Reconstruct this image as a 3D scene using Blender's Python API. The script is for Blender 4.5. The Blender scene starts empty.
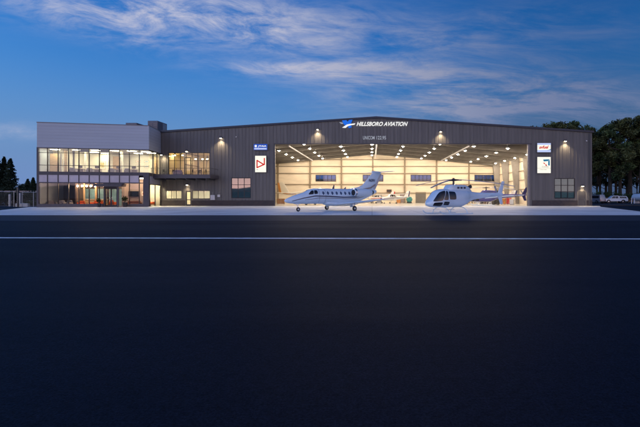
import bpy, math, random
import numpy as np
from mathutils import Vector, Matrix
R = math.radians
random.seed(7)
S = bpy.context.scene
COL = S.collection
F, CX, CY, H0 = 400.0, 372.0, 197.0, 1.55     # survey of the site: focal length, vanishing point, eye height
YF = 69.0                                     # distance of the hangar front
def fx(px, Y=YF): return (px - CX) / F * Y
def fz(py, Y=YF): return H0 + (CY - py) / F * Y

# ---------------------------------------------------------------- tagging
def tag(o, label=None, cat=None, group=None, kind=None):
    if label: o['label'] = label
    if cat: o['category'] = cat
    if group: o['group'] = group
    if kind: o['kind'] = kind
    return o
def thing(name, label, cat, loc=(0, 0, 0), rz=0.0, group=None, scale=1.0):
    o = bpy.data.objects.new(name, None); COL.objects.link(o)
    o.empty_display_size = .3
    o.location = loc; o.rotation_euler = (0, 0, rz); o.scale = (scale,) * 3
    return tag(o, label, cat, group)
def copy_tree(o, parent=None):
    c = o.copy(); COL.objects.link(c); c.parent = parent
    for ch in list(o.children): copy_tree(ch, c)
    return c

# ---------------------------------------------------------------- mesh builder
class MB:
    def __init__(s): s.v = []; s.f = []
    def add(s, vs, fs):
        b = len(s.v); s.v += [tuple(p) for p in vs]; s.f += [tuple(i + b for i in f) for f in fs]; return s
    def box(s, x0, y0, z0, x1, y1, z1):
        vs = [(x0,y0,z0),(x1,y0,z0),(x1,y1,z0),(x0,y1,z0),(x0,y0,z1),(x1,y0,z1),(x1,y1,z1),(x0,y1,z1)]
        return s.add(vs, [(0,3,2,1),(4,5,6,7),(0,1,5,4),(1,2,6,5),(2,3,7,6),(3,0,4,7)])
    def bbox(s, x0, y0, z0, x1, y1, z1, b=.03):      # box with chamfered vertical and top edges
        pts = [(x0+b,y0),(x1-b,y0),(x1,y0+b),(x1,y1-b),(x1-b,y1),(x0+b,y1),(x0,y1-b),(x0,y0+b)]
        ins = [(min(max(x, x0+b*1.6), x1-b*1.6), min(max(y, y0+b*1.6), y1-b*1.6)) for x, y in pts]
        vs = [(x,y,z0) for x,y in pts] + [(x,y,z1-b) for x,y in pts] + [(x,y,z1) for x,y in ins]
        fs = [tuple(range(7,-1,-1)), tuple(range(16,24))]
        for k in (0, 8):
            for i in range(8): fs.append((k+i, k+(i+1)%8, k+8+(i+1)%8, k+8+i))
        return s.add(vs, fs)
    def prism_xz(s, pts, y0, y1):                     # polygon in x,z extruded along y
        n = len(pts)
        vs = [(x,y0,z) for x,z in pts] + [(x,y1,z) for x,z in pts]
        return s.add(vs, [tuple(range(n)), tuple(range(2*n-1, n-1, -1))] + [(i+n, (i+1)%n+n, (i+1)%n, i) for i in range(n)])
    def prism_xy(s, pts, z0, z1):
        n = len(pts)
        vs = [(x,y,z0) for x,y in pts] + [(x,y,z1) for x,y in pts]
        return s.add(vs, [tuple(range(n-1,-1,-1)), tuple(range(n, 2*n))] + [(i, (i+1)%n, (i+1)%n+n, i+n) for i in range(n)])
    def quad(s, a, b, c, d): return s.add([a,b,c,d], [(0,1,2,3)])
    def tube(s, path, rad, n=10, cap=True):
        path = [Vector(p) for p in path]
        if not hasattr(rad, '__len__'): rad = [rad]*len(path)
        vs, fs = [], []
        for i, p in enumerate(path):
            d = (path[min(i+1, len(path)-1)] - path[max(i-1, 0)]).normalized()
            a = d.cross(Vector((0,0,1)))
            if a.length < 1e-3: a = d.cross(Vector((1,0,0)))
            a.normalize(); c = a.cross(d)
            for k in range(n):
                t = 2*math.pi*k/n
                vs.append(p + (a*math.cos(t) + c*math.sin(t))*rad[i])
        for i in range(len(path)-1):
            for k in range(n): fs.append((i*n+k, i*n+(k+1)%n, (i+1)*n+(k+1)%n, (i+1)*n+k))
        if cap: fs += [tuple(range(n-1,-1,-1)), tuple(range((len(path)-1)*n, len(path)*n))]
        return s.add(vs, fs)
    def lathe(s, prof, c=(0,0,0), axis='z', n=24):    # profile of (radius, height)
        vs, fs = [], []
        for r, h in prof:
            for k in range(n):
                t = 2*math.pi*k/n; a, b = r*math.cos(t), r*math.sin(t)
                p = {'z': (a,b,h), 'y': (a,h,b), 'x': (h,a,b)}[axis]
                vs.append((p[0]+c[0], p[1]+c[1], p[2]+c[2]))
        m = len(prof)
        for i in range(m-1):
            for k in range(n): fs.append((i*n+k, i*n+(k+1)%n, (i+1)*n+(k+1)%n, (i+1)*n+k))
        fs += [tuple(range(n-1,-1,-1)), tuple(range((m-1)*n, m*n))]
        return s.add(vs, fs)
    def build(s, name, m, parent=None, smooth=False, label=None, angle=35):
        me = bpy.data.meshes.new(name); me.from_pydata(s.v, [], s.f); me.update()
        import bmesh
        b = bmesh.new(); b.from_mesh(me); bmesh.ops.recalc_face_normals(b, faces=b.faces); b.to_mesh(me); b.free()
        if m: me.materials.append(m)
        if smooth:
            for p in me.polygons: p.use_smooth = True
            try: me.set_sharp_from_angle(angle=R(angle))
            except Exception: pass
        o = bpy.data.objects.new(name, me); COL.objects.link(o); o.parent = parent
        if label: o['label'] = label
        return o

class Loft:                                            # body along x from sections (x, cz, ry, rtop, rbot)
    def __init__(s, secs, n=2.2):
        a = np.array(sorted(secs), float); s.a = a; s.n = n
        s.x = a[:,0]
    def at(s, x):
        a, X = s.a, s.x
        x = min(max(x, X[0]), X[-1]); i = min(max(int(np.searchsorted(X, x)) - 1, 0), len(X)-2)
        h = X[i+1]-X[i]; t = (x-X[i])/h
        def sl(j):
            if j == 0: return (a[1,1:]-a[0,1:])/(X[1]-X[0])
            if j == len(X)-1: return (a[-1,1:]-a[-2,1:])/(X[-1]-X[-2])
            d0 = (a[j,1:]-a[j-1,1:])/(X[j]-X[j-1]); d1 = (a[j+1,1:]-a[j,1:])/(X[j+1]-X[j])
            return np.where(d0*d1 > 0, 2*d0*d1/(d0+d1+1e-12), 0)
        m0, m1 = sl(i), sl(i+1)
        return (2*t**3-3*t*t+1)*a[i,1:] + (t**3-2*t*t+t)*h*m0 + (-2*t**3+3*t*t)*a[i+1,1:] + (t**3-t*t)*h*m1
    def pt(s, x, th):
        cz, ry, rt, rb = s.at(x); c, d = math.cos(th), math.sin(th); e = 2/s.n
        return Vector((x, ry*math.copysign(abs(c)**e, c), cz + (rt if d > 0 else rb)*math.copysign(abs(d)**e, d)))
    def side(s, x, z, sgn, off=.012):
        cz, ry, rt, rb = s.at(x)
        def y(x_, z_):
            cz, ry, rt, rb = s.at(x_); r = rt if z_ > cz else rb
            q = min(abs(z_-cz)/max(r, 1e-4), .999); return ry*(1-q**s.n)**(1/s.n)
        y0 = y(x, z); dx = (y(x+.02, z)-y(x-.02, z))/.04; dz = (y(x, z+.02)-y(x, z-.02))/.04
        nrm = Vector((-dx, 1, -dz)).normalized()
        p = Vector((x, y0, z)) + nrm*off
        return Vector((p.x, p.y*sgn, p.z))
    def mesh(s, mb, nx=60, nt=28):
        x0, x1 = s.x[0], s.x[-1]; vs, fs = [], []
        for i in range(nx+1):
            u = i/nx; x = x0+(x1-x0)*(.5-.5*math.cos(math.pi*u))*.6 + (x1-x0)*u*.4
            for k in range(nt): vs.append(s.pt(x, 2*math.pi*k/nt))
        for i in range(nx):
            for k in range(nt): fs.append((i*nt+k, i*nt+(k+1)%nt, (i+1)*nt+(k+1)%nt, (i+1)*nt+k))
        fs += [tuple(range(nt-1,-1,-1)), tuple(range(nx*nt, (nx+1)*nt))]
        return mb.add(vs, fs)
    def patch(s, mb, c, sgn, nu=10, nv=6, off=.012, rnd=.0):  # c: four (x,z) corners
        vs, fs = [], []
        c = [Vector(p) for p in c]
        for j in range(nv+1):
            for i in range(nu+1):
                u, v = i/nu, j/nv
                if rnd:
                    e = rnd*(abs(2*v-1)**4); u2 = .5+(u-.5)*(1-e); e = rnd*(abs(2*u-1)**4); v2 = .5+(v-.5)*(1-e)
                else: u2, v2 = u, v
                p = (c[0]*(1-u2)+c[1]*u2)*(1-v2) + (c[3]*(1-u2)+c[2]*u2)*v2
                vs.append(s.side(p.x, p.y, sgn, off))
        for j in range(nv):
            for i in range(nu): q = j*(nu+1)+i; fs.append((q, q+1, q+nu+2, q+nu+1))
        return mb.add(vs, fs)
    def strip(s, mb, pts, w, sgn, off=.012, n=40):            # painted stripe along a polyline of (x,z)
        pts = np.array(pts, float); d = np.r_[0, np.cumsum(np.hypot(*np.diff(pts, axis=0).T))]
        vs, fs = [], []
        for i in range(n+1):
            q = d[-1]*i/n; x = np.interp(q, d, pts[:,0]); z = np.interp(q, d, pts[:,1])
            ww = w*(1-.55*abs(2*i/n-1)**3)
            for k in range(3): vs.append(s.side(x, z+(k-1)*ww/2, sgn, off))
        for i in range(n):
            for k in range(2): fs.append((i*3+k, i*3+k+1, i*3+k+4, i*3+k+3))
        return mb.add(vs, fs)

def airfoil(mb, root, tip, rc, tc, rt=.12, tt=.10, n=9, vertical=False):
    """tapered flying surface; root/tip = leading edge points, chords run towards -x"""
    vs, fs = [], []
    prof = []
    for i in range(n+1):
        c = .5-.5*math.cos(math.pi*i/n); t = 2.6*(.2969*math.sqrt(c)-.126*c-.3516*c*c+.2843*c**3-.1015*c**4)
        prof.append((c, t))
    ring = [(c, t) for c, t in prof] + [(c, -t) for c, t in prof[-2:0:-1]]
    m = len(ring); K = 6
    for k in range(K+1):
        u = k/K; L = Vector(root).lerp(Vector(tip), u); ch = rc+(tc-rc)*u; th = rt+(tt-rt)*u
        for c, t in ring:
            if vertical: vs.append((L.x-c*ch, L.y+t*th*ch*1.9, L.z))
            else: vs.append((L.x-c*ch, L.y, L.z+t*th*ch*1.9))
    for k in range(K):
        for i in range(m): fs.append((k*m+i, k*m+(i+1)%m, (k+1)*m+(i+1)%m, (k+1)*m+i))
    fs += [tuple(range(m-1,-1,-1)), tuple(range(K*m, (K+1)*m))]
    return mb.add(vs, fs)

# ---------------------------------------------------------------- materials
M = {}
def nt_new(name):
    m = bpy.data.materials.new(name); m.use_nodes = True; t = m.node_tree
    return m, t, t.nodes['Principled BSDF']
def mat(name, col, rough=.5, metal=0., var=.12, scale=3., bump=0., bscale=30., emit=None, es=0., stretch=(1,1,1), spec=None, coat=0.):
    m, t, p = nt_new(name); N, L = t.nodes, t.links
    p.inputs['Roughness'].default_value = rough; p.inputs['Metallic'].default_value = metal
    if spec is not None: p.inputs['Specular IOR Level'].default_value = spec
    if coat: p.inputs['Coat Weight'].default_value = coat; p.inputs['Coat Roughness'].default_value = .08
    tc = N.new('ShaderNodeTexCoord'); mp = N.new('ShaderNodeMapping'); mp.inputs['Scale'].default_value = stretch
    L.new(tc.outputs['Object'], mp.inputs['Vector'])
    no = N.new('ShaderNodeTexNoise'); no.inputs['Scale'].default_value = scale; no.inputs['Detail'].default_value = 6
    L.new(mp.outputs[0], no.inputs['Vector'])
    r = N.new('ShaderNodeMapRange'); r.inputs[1].default_value = .3; r.inputs[2].default_value = .7
    r.inputs[3].default_value = 1-var; r.inputs[4].default_value = 1+var
    L.new(no.outputs[0], r.inputs[0])
    mx = N.new('ShaderNodeMix'); mx.data_type = 'RGBA'; mx.blend_type = 'MULTIPLY'; mx.inputs[0].default_value = 1
    mx.inputs[6].default_value = (*col, 1); L.new(r.outputs[0], mx.inputs[7]); L.new(mx.outputs[2], p.inputs['Base Color'])
    if bump:
        n2 = N.new('ShaderNodeTexNoise'); n2.inputs['Scale'].default_value = bscale; n2.inputs['Detail'].default_value = 4
        L.new(mp.outputs[0], n2.inputs['Vector'])
        b = N.new('ShaderNodeBump'); b.inputs['Strength'].default_value = bump; b.inputs['Distance'].default_value = .02
        L.new(n2.outputs[0], b.inputs['Height']); L.new(b.outputs[0], p.inputs['Normal'])
    if emit: p.inputs['Emission Color'].default_value = (*emit, 1); p.inputs['Emission Strength'].default_value = es
    M[name] = m; return m
def glass(name, tint, base=.08, rough=.02, refl=(1,1,1), ior=1.5):
    m = bpy.data.materials.new(name); m.use_nodes = True; t = m.node_tree; N, L = t.nodes, t.links; N.clear()
    o = N.new('ShaderNodeOutputMaterial'); tr = N.new('ShaderNodeBsdfTransparent'); tr.inputs[0].default_value = (*tint, 1)
    g = N.new('ShaderNodeBsdfGlossy'); g.inputs['Color'].default_value = (*refl, 1); g.inputs['Roughness'].default_value = rough
    fr = N.new('ShaderNodeFresnel'); fr.inputs[0].default_value = ior
    a = N.new('ShaderNodeMath'); a.operation = 'ADD'; a.use_clamp = True; a.inputs[1].default_value = base; L.new(fr.outputs[0], a.inputs[0])
    tc = N.new('ShaderNodeTexCoord'); no = N.new('ShaderNodeTexNoise'); no.inputs['Scale'].default_value = .5; no.inputs['Detail'].default_value = 1
    L.new(tc.outputs['Object'], no.inputs['Vector'])
    b = N.new('ShaderNodeBump'); b.inputs['Strength'].default_value = .05; b.inputs['Distance'].default_value = .05
    L.new(no.outputs[0], b.inputs['Height']); L.new(b.outputs[0], g.inputs['Normal'])
    ge = N.new('ShaderNodeNewGeometry'); iv = N.new('ShaderNodeMath'); iv.operation = 'SUBTRACT'; iv.inputs[0].default_value = 1; L.new(ge.outputs['Backfacing'], iv.inputs[1])
    a2 = N.new('ShaderNodeMath'); a2.operation = 'MULTIPLY'; L.new(a.outputs[0], a2.inputs[0]); L.new(iv.outputs[0], a2.inputs[1]); a = a2
    mx = N.new('ShaderNodeMixShader'); L.new(a.outputs[0], mx.inputs[0]); L.new(tr.outputs[0], mx.inputs[1]); L.new(g.outputs[0], mx.inputs[2])
    L.new(mx.outputs[0], o.inputs[0]); M[name] = m; return m
def emitter(name, col, st):
    m = bpy.data.materials.new(name); m.use_nodes = True; t = m.node_tree; t.nodes.clear()
    o = t.nodes.new('ShaderNodeOutputMaterial'); e = t.nodes.new('ShaderNodeEmission')
    e.inputs[0].default_value = (*col, 1); e.inputs[1].default_value = st; t.links.new(e.outputs[0], o.inputs[0]); M[name] = m; return m

WARM = (1., .76, .45)
mat('metal_siding', (.119,.113,.112), .5, .0, .2, .9, stretch=(2.2,1,.12), bump=.12, bscale=2.)
mat('siding_trim', (.05,.05,.06), .45)
mat('roof_trim_paint', (.018,.024,.045), .4)
mat('roof_metal', (.12,.13,.15), .45, .3)
mat('liner', (.80,.70,.55), .7, 0, .10, .5, stretch=(.5,1,2.2), bump=.35, bscale=1.2)
mat('deck', (.17,.155,.14), .8, 0, .14, .5, stretch=(1,.3,1))
mat('steel', (.17,.155,.138), .55, .1, .1, 1.)
mat('steel_column', (.33,.31,.29), .5, .1, .12, 1.)
mat('girt', (.26,.205,.14), .6)
mat('floor_coat', (.60,.585,.54), .22, 0, .08, .25, spec=.5)
mat('frame_dark', (.03,.03,.036), .4, .3, .08)
mat('frame_grey', (.16,.15,.16), .4, .3, .08)
mat('plain_white', (.78,.78,.78), .25, 0, .05, .8, coat=.5)
mat('jamb', (.27,.25,.25), .45, .3, .1)
mat('panel_grey', (.40,.455,.54), .5, .1, .05, .35, stretch=(.25,.25,3.), bump=.05, bscale=3)
mat('joint_grey', (.30,.33,.40), .5)
mat('spandrel', (.42,.42,.52), .12, .0, .1, .8, coat=.5)  # lavender of the reflected sky is put into the pane colour
mat('office_dark', (.075,.07,.085), .45, .1, .08)
mat('ivory', (.74,.70,.60), .8, 0, .05, .4)
mat('cream', (.78,.66,.42), .8, 0, .07, .5)
mat('taupe', (.30,.25,.24), .75, 0, .08, .5)
mat('carpet', (.16,.15,.15), .95, 0, .2, 4)
mat('wood', (.26,.13,.06), .45, 0, .25, 2, stretch=(1,1,6))
mat('pale_wood', (.45,.30,.16), .5, 0, .2, 2, stretch=(1,1,6))
mat('blind', (.80,.77,.66), .8, 0, .04, 3)
mat('orange_fabric', (.60,.11,.02), .85, 0, .15, 6, bump=.2)
mat('grey_fabric', (.22,.21,.24), .9, 0, .15, 6, bump=.2)
mat('black_plastic', (.015,.015,.018), .35, 0, .1)
mat('white_plastic', (.75,.75,.75), .4, 0, .05)
mat('cabin_glass', (.07,.11,.20), .05, 0, .05, 1, spec=.7, coat=.8)
mat('white_paint', (.72,.88,1.0), .16, 0, .04, .8, coat=.8)
mat('heli_paint', (.72,.87,1.0), .18, 0, .05, .8, coat=.8)
mat('cream_paint', (.80,.74,.60), .3, 0, .05, .8, coat=.3)
mat('navy_paint', (.03,.03,.12), .3, 0, .1, .8, coat=.4)
mat('purple_paint', (.10,.085,.26), .25, 0, .1, .8, coat=.5)
mat('orange_paint', (.60,.25,.06), .35, 0, .1, .8)
mat('stripe', (.06,.07,.12), .3, 0, .1)
mat('stripe_tan', (.32,.27,.26), .3, 0, .1)
mat('red_paint', (.55,.03,.02), .35)
mat('teal_paint', (.03,.22,.22), .35, 0, .12, 2, coat=.3)
mat('dark_window', (.012,.014,.02), .04, 0, .05, 1, spec=.6, coat=.5)
mat('rubber', (.018,.018,.02), .8, 0, .1, 5)
mat('chrome', (.7,.7,.72), .18, 1, .05)
mat('dark_metal', (.06,.06,.065), .4, .6, .1)
mat('galv', (.40,.41,.43), .45, .6, .15, 4)
mat('blade', (.30,.33,.40), .4, 0, .1)
mat('box_grey', (.55,.55,.58), .5, 0, .08)
mat('unit_grey', (.13,.135,.17), .5, .2, .1)
mat('bark', (.055,.042,.032), .95, 0, .4, 4, stretch=(1,1,.25), bump=.6, bscale=8)
mat('terracotta', (.22,.09,.05), .8)
mat('soil', (.05,.04,.03), .95)
mat('car_silver', (.35,.36,.40), .25, .5, .05, 1, coat=.6)
mat('car_dark', (.03,.035,.05), .2, .2, .05, 1, coat=.8)
mat('tail_red', (.30,.01,.01), .25)
mat('clear_lens', (.7,.72,.75), .1)
mat('wire', (.10,.105,.11), .5, .5, .1)
mat('art_a', (.55,.22,.10), .7, 0, .8, 3); mat('art_b', (.50,.40,.15), .7, 0, .8, 4); mat('art_c', (.12,.25,.35), .7, 0, .8, 3); mat('art_mat', (.8,.78,.72), .7)
mat('partition_teal', (.20,.40,.48), .3, 0, .3, 1.2)
mat('lobby_wall', (.13,.095,.08), .7, 0, .2, .8)
mat('hill', (.40,.52,.44), .95, 0, .25, .02)  # pale tone puts distance haze into the hill colour
mat('grass', (.035,.055,.022), .95, 0, .4, .6, bump=.5, bscale=6)
glass('clear_glass', (.93,.95,.93), .035)
glass('office_glass', (.86,.90,.87), .07)
glass('ground_glass', (.88,.88,.88), .03)
glass('return_glass', (.93,.95,.93), .0, ior=1.12)
glass('back_glass', (.42,.60,.78), .10)
glass('teal_glass', (.46,.58,.58), .40, refl=(.74,.62,.50))
glass('grey_glass', (.60,.70,.70), .24, refl=(.34,.42,.43))
glass('canopy_glass', (.25,.3,.36), .10)
glass('rail_glass', (.9,.92,.9), .03)
emitter('bay_lens', (1,.82,.62), 760)
emitter('office_panel_light', (1,.84,.58), 62)
emitter('side_room_light', (1,.82,.52), 420)
emitter('room_glow', (1,.75,.40), 120)
emitter('blind_light', (1,.86,.58), 95)
emitter('lobby_light', (1,.68,.40), 135)
emitter('pendant_glow', (1,.70,.36), 9)
emitter('sconce_lens', (1,.80,.50), 30)
emitter('sign_white', (1,.97,.84), 1.05)
emitter('sign_white_dim', (.95,.93,.86), .8)
emitter('sign_blue', (.02,.10,.62), .8)
emitter('sign_pale_blue', (.55,.65,1.), .95)
emitter('sign_red', (.75,.02,.02), .85)
emitter('sign_teal', (.02,.22,.42), .8)
emitter('sign_grey', (.35,.33,.30), .8)
emitter('letter_white', (1,1,1), .95)
emitter('letter_dim', (.62,.66,.80), .55)
emitter('emblem_blue', (.02,.17,.85), .9)
emitter('lit_sky_glow', (.9,.5,.25), 1.4)

def shader_brick():
    m, t, p = nt_new('brick'); N, L = t.nodes, t.links
    tc = N.new('ShaderNodeTexCoord'); sx = N.new('ShaderNodeSeparateXYZ'); L.new(tc.outputs['Object'], sx.inputs[0])
    cb = N.new('ShaderNodeCombineXYZ'); L.new(sx.outputs[0], cb.inputs[0]); L.new(sx.outputs[2], cb.inputs[1])
    b = N.new('ShaderNodeTexBrick'); L.new(cb.outputs[0], b.inputs['Vector'])
    b.inputs['Scale'].default_value = 3.; b.inputs['Color1'].default_value = (.06,.045,.045,1); b.inputs['Color2'].default_value = (.04,.034,.038,1)
    b.inputs['Mortar'].default_value = (.09,.08,.08,1); b.inputs['Mortar Size'].default_value = .012; b.inputs['Brick Width'].default_value = 1.2; b.inputs['Row Height'].default_value = .58
    L.new(b.outputs[0], p.inputs['Base Color']); p.inputs['Roughness'].default_value = .8; M['brick'] = m
shader_brick()
def shader_asphalt():
    m, t, p = nt_new('asphalt'); N, L = t.nodes, t.links
    tc = N.new('ShaderNodeTexCoord')
    def noise(sc, det=5, st=(1,1,1), rgh=.6):
        mp = N.new('ShaderNodeMapping'); mp.inputs['Scale'].default_value = st; L.new(tc.outputs['Object'], mp.inputs[0])
        n = N.new('ShaderNodeTexNoise'); n.inputs['Scale'].default_value = sc; n.inputs['Detail'].default_value = det; n.inputs['Roughness'].default_value = rgh
        L.new(mp.outputs[0], n.inputs['Vector']); return n.outputs[0]
    def rng(v, a, b, c, d):
        r = N.new('ShaderNodeMapRange'); r.inputs[1].default_value=a; r.inputs[2].default_value=b; r.inputs[3].default_value=c; r.inputs[4].default_value=d; L.new(v, r.inputs[0]); return r.outputs[0]
    def mul(a, b):
        q = N.new('ShaderNodeMath'); q.operation='MULTIPLY'; L.new(a, q.inputs[0]); L.new(b, q.inputs[1]); return q.outputs[0]
    big = rng(noise(.12, 4), .3, .7, .8, 1.22)
    lanes = rng(noise(.22, 4, (.12, 1, 1)), .3, .7, .9, 1.1)
    fine = mul(rng(noise(42, 3, rgh=.85), .3, .7, .3, 1.9), rng(noise(9, 4, rgh=.8), .3, .7, .7, 1.35))
    k = mul(mul(big, lanes), fine)
    mx = N.new('ShaderNodeMix'); mx.data_type='RGBA'; mx.blend_type='MULTIPLY'; mx.inputs[0].default_value=1; mx.inputs[6].default_value=(.0078,.0120,.0220,1)
    L.new(k, mx.inputs[7]); L.new(mx.outputs[2], p.inputs['Base Color'])
    L.new(rng(noise(.4, 4, (.15,1,1)), .3, .7, .66, .76), p.inputs['Roughness'])
    p.inputs['Specular IOR Level'].default_value = .05; p.inputs['Specular Tint'].default_value = (.50,.68,1,1)
    b = N.new('ShaderNodeBump'); b.inputs['Strength'].default_value=.5; b.inputs['Distance'].default_value=.01; L.new(noise(70, 3, rgh=.7), b.inputs['Height']); L.new(b.outputs[0], p.inputs['Normal'])
    M['asphalt'] = m
shader_asphalt()
def shader_concrete():
    m, t, p = nt_new('concrete'); N, L = t.nodes, t.links
    tc = N.new('ShaderNodeTexCoord')
    n = N.new('ShaderNodeTexNoise'); n.inputs['Scale'].default_value=.25; n.inputs['Detail'].default_value=8; L.new(tc.outputs['Object'], n.inputs['Vector'])
    b = N.new('ShaderNodeTexBrick'); L.new(tc.outputs['Object'], b.inputs['Vector']); b.offset = 0
    b.inputs['Scale'].default_value=1; b.inputs['Brick Width'].default_value=4.6; b.inputs['Row Height'].default_value=4.6; b.inputs['Mortar Size'].default_value=.03
    b.inputs['Color1'].default_value=(.80,.81,.80,1); b.inputs['Color2'].default_value=(.70,.71,.71,1); b.inputs['Mortar'].default_value=(.38,.38,.38,1)
    r = N.new('ShaderNodeMapRange'); r.inputs[1].default_value=.3; r.inputs[2].default_value=.7; r.inputs[3].default_value=.78; r.inputs[4].default_value=1.12; L.new(n.outputs[0], r.inputs[0])
    mx = N.new('ShaderNodeMix'); mx.data_type='RGBA'; mx.blend_type='MULTIPLY'; mx.inputs[0].default_value=1; L.new(b.outputs[0], mx.inputs[6]); L.new(r.outputs[0], mx.inputs[7])
    L.new(mx.outputs[2], p.inputs['Base Color']); p.inputs['Roughness'].default_value=.55
    M['concrete'] = m
shader_concrete()
def shader_leaf(name, dark, light):
    m, t, p = nt_new(name); N, L = t.nodes, t.links
    tc = N.new('ShaderNodeTexCoord'); n = N.new('ShaderNodeTexNoise'); n.inputs['Scale'].default_value=.45; n.inputs['Detail'].default_value=5; L.new(tc.outputs['Object'], n.inputs['Vector'])
    cr = N.new('ShaderNodeValToRGB'); cr.color_ramp.elements[0].position=.35; cr.color_ramp.elements[0].color=(*dark,1); cr.color_ramp.elements[1].position=.68; cr.color_ramp.elements[1].color=(*light,1)
    L.new(n.outputs[0], cr.inputs[0]); L.new(cr.outputs[0], p.inputs['Base Color']); p.inputs['Roughness'].default_value=.7; p.inputs['Specular IOR Level'].default_value=.2
    M[name] = m
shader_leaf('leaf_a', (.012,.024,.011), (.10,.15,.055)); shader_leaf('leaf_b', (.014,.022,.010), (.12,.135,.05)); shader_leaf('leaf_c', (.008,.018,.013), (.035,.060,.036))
shader_leaf('shrub_leaf', (.015,.03,.01), (.07,.10,.03))

# ---------------------------------------------------------------- ground
MB().quad((-3000,-3000,0),(3000,-3000,0),(3000,3000,0),(-3000,3000,0)).build('ground', M['asphalt'])['kind'] = 'structure'
def sheet(name, pts, z, m): 
    o = MB().add([(x,y,z) for x,y in pts], [tuple(range(len(pts)))]).build(name, m); o['kind'] = 'structure'; return o
sheet('concrete_apron', [(-35,34),(25.6,34),(28.7,42.8),(36,63),(39.5,69.35),(-37.4,69.35),(-37.6,62.6),(-53.2,62.3),(-43.4,46.6)], .004, M['concrete'])
sheet('hangar_floor', [(-32.4,69.35),(32.4,69.35),(32.4,102.9),(-32.4,102.9)], .008, M['floor_coat'])
mat('line_paint', (.78,.79,.80), .6, 0, .28, 2.2, bump=.2)
def line_y(px): return 15.18 - (px/640)*.42
q = []
for k in range(41):
    X = -60 + k*3.0; Y = 14.93 - .0182*X
    q.append((X, Y))
w = MB()
w.add([(x, y-.17, .004) for x, y in q] + [(x, y+.17, .004) for x, y in q], [(i, i+1, i+42, i+41) for i in range(40)])
w.build('painted_line', M['line_paint'])['kind'] = 'structure'
mat('old_asphalt', (.024,.029,.046), .68, 0, .2, .5, stretch=(.1,1,1), bump=.3, bscale=40, spec=.09)
sheet('asphalt_strip', [(-120,26.2),(120,26.0),(120,33.98),(-120,33.98)], .003, M['old_asphalt'])
sheet('grass_verge', [(45,108),(300,108),(300,420),(45,420)], .006, M['grass'])
sheet('grass_field', [(-400,80),(-54,80),(-54,420),(-400,420)], .006, M['grass'])
mat('dark_road', (.022,.022,.026), .8, 0, .2, .5)
sheet('side_road', [(39.8,71),(120,71),(120,92),(39.8,92)], .004, M['dark_road'])
k = MB()
k.box(39.9, 69.7, 0, 110, 70.1, .14); k.build('kerb', M['dark_road'])['kind'] = 'structure'
hb = MB(); vs=[]; n=90
for i in range(n+1):
    x = -1600+3200*i/n; h = 13+4*math.sin(i*.37)+3*math.sin(i*.83+1)+1.5*math.sin(i*1.9)-x*.006
    vs += [(x,-620,-1),(x,-620-90,h)]
hb.add(vs, [(2*i,2*i+2,2*i+3,2*i+1) for i in range(n)]).build('hills', M['hill'], smooth=True)['kind'] = 'structure'

# ---------------------------------------------------------------- hangar
RX = .75                       # ridge position
def roof_z(x): return 15.33 - .0663*abs(x-RX)
XL, XR = -36.4, 37.95
DX0, DX1, DZ = fx(275), fx(527.5), fz(144.2)
hangar = thing('aircraft_hangar', 'wide dark grey metal hangar with low gable roof and open lit doorway', 'hangar', (0, YF, 0))
def hb_(name, mb, m, parent=None, **k): return mb.build(name, M[m], parent or hangar, **k)
holes = [(fx(168.5),fx(209.5),5.2,9.14),(fx(166),fx(181.7),1.26,2.64),(fx(186),fx(191.2),0,2.6),(fx(192.2),fx(210),1.26,2.64),(fx(231.5),fx(250.7),1.38,4.83),
         (fx(554.5),fx(574.7),1.32,4.74),(fx(578.4),fx(585.6),0,2.5),(DX0,DX1,0,DZ)]
def front_wall():
    mb = MB()
    xs = sorted({XL, XR, RX, *[h[0] for h in holes], *[h[1] for h in holes]})
    for a, b in zip(xs, xs[1:]):
        hs = sorted([(h[2],h[3]) for h in holes if h[0] <= a+1e-6 and h[1] >= b-1e-6])
        z = 0
        for h0, h1 in hs + [(99,99)]:
            if h0 == 99:
                mb.prism_xz([(a,z),(b,z),(b,roof_z(b)),(a,roof_z(a))], 0, .28)
            elif h0 > z: mb.box(a,0,z,b,.28,h0)
            z = h1
    # standing ribs
    x = XL+.3
    while x < XR-.1:
        zs = 0.0; top = roof_z(x)-.02
        segs = sorted([(h[2]-.12,h[3]+.12) for h in holes if h[0]-.12 < x < h[1]+.12]); z = .97
        for h0, h1 in segs + [(top, top)]:
            if h0 > z+.05: mb.prism_xy([(x-.055,0),(x-.025,-.05),(x+.025,-.05),(x+.055,0)], z, h0)
            z = max(z, h1)
        x += .595
    return mb
hb_('front_wall', front_wall(), 'metal_siding')
for a, b in ((XL,fx(185.4)),(fx(191.8),DX0-.12),(fx(532),fx(577.6)),(fx(586.4),XR)):
    pl = MB(); pl.box(a,-.07,0,b,-.001,.90); pl.box(a,-.10,.90,b,-.001,.965); hb_('brick_plinth', pl, 'brick')
tr = MB()
tr.prism_xz([(XL-.25,roof_z(XL-.25)-.22),(RX,roof_z(RX)-.22),(RX,roof_z(RX)+.1),(XL-.25,roof_z(XL-.25)+.1)], -.22, -.002)
tr.prism_xz([(RX,roof_z(RX)-.22),(XR+.25,roof_z(XR+.25)-.22),(XR+.25,roof_z(XR+.25)+.1),(RX,roof_z(RX)+.1)], -.22, -.002)
hb_('roof_trim', tr, 'roof_trim_paint')
rf = MB()
for a, b in ((XL-.25,RX),(RX,XR+.25)):
    rf.prism_xz([(a,roof_z(a)+.005),(b,roof_z(b)+.005),(b,roof_z(b)+.12),(a,roof_z(a)+.12)], 0.01, 34.4)
hb_('roof', rf, 'roof_metal')
hb_('side_wall', MB().box(XL,.29,0,XL+.2,34.2,roof_z(XL)-.05), 'metal_siding'); hb_('side_wall', MB().box(XR-.2,.29,0,XR,34.2,roof_z(XR)-.05), 'metal_siding')
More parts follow.
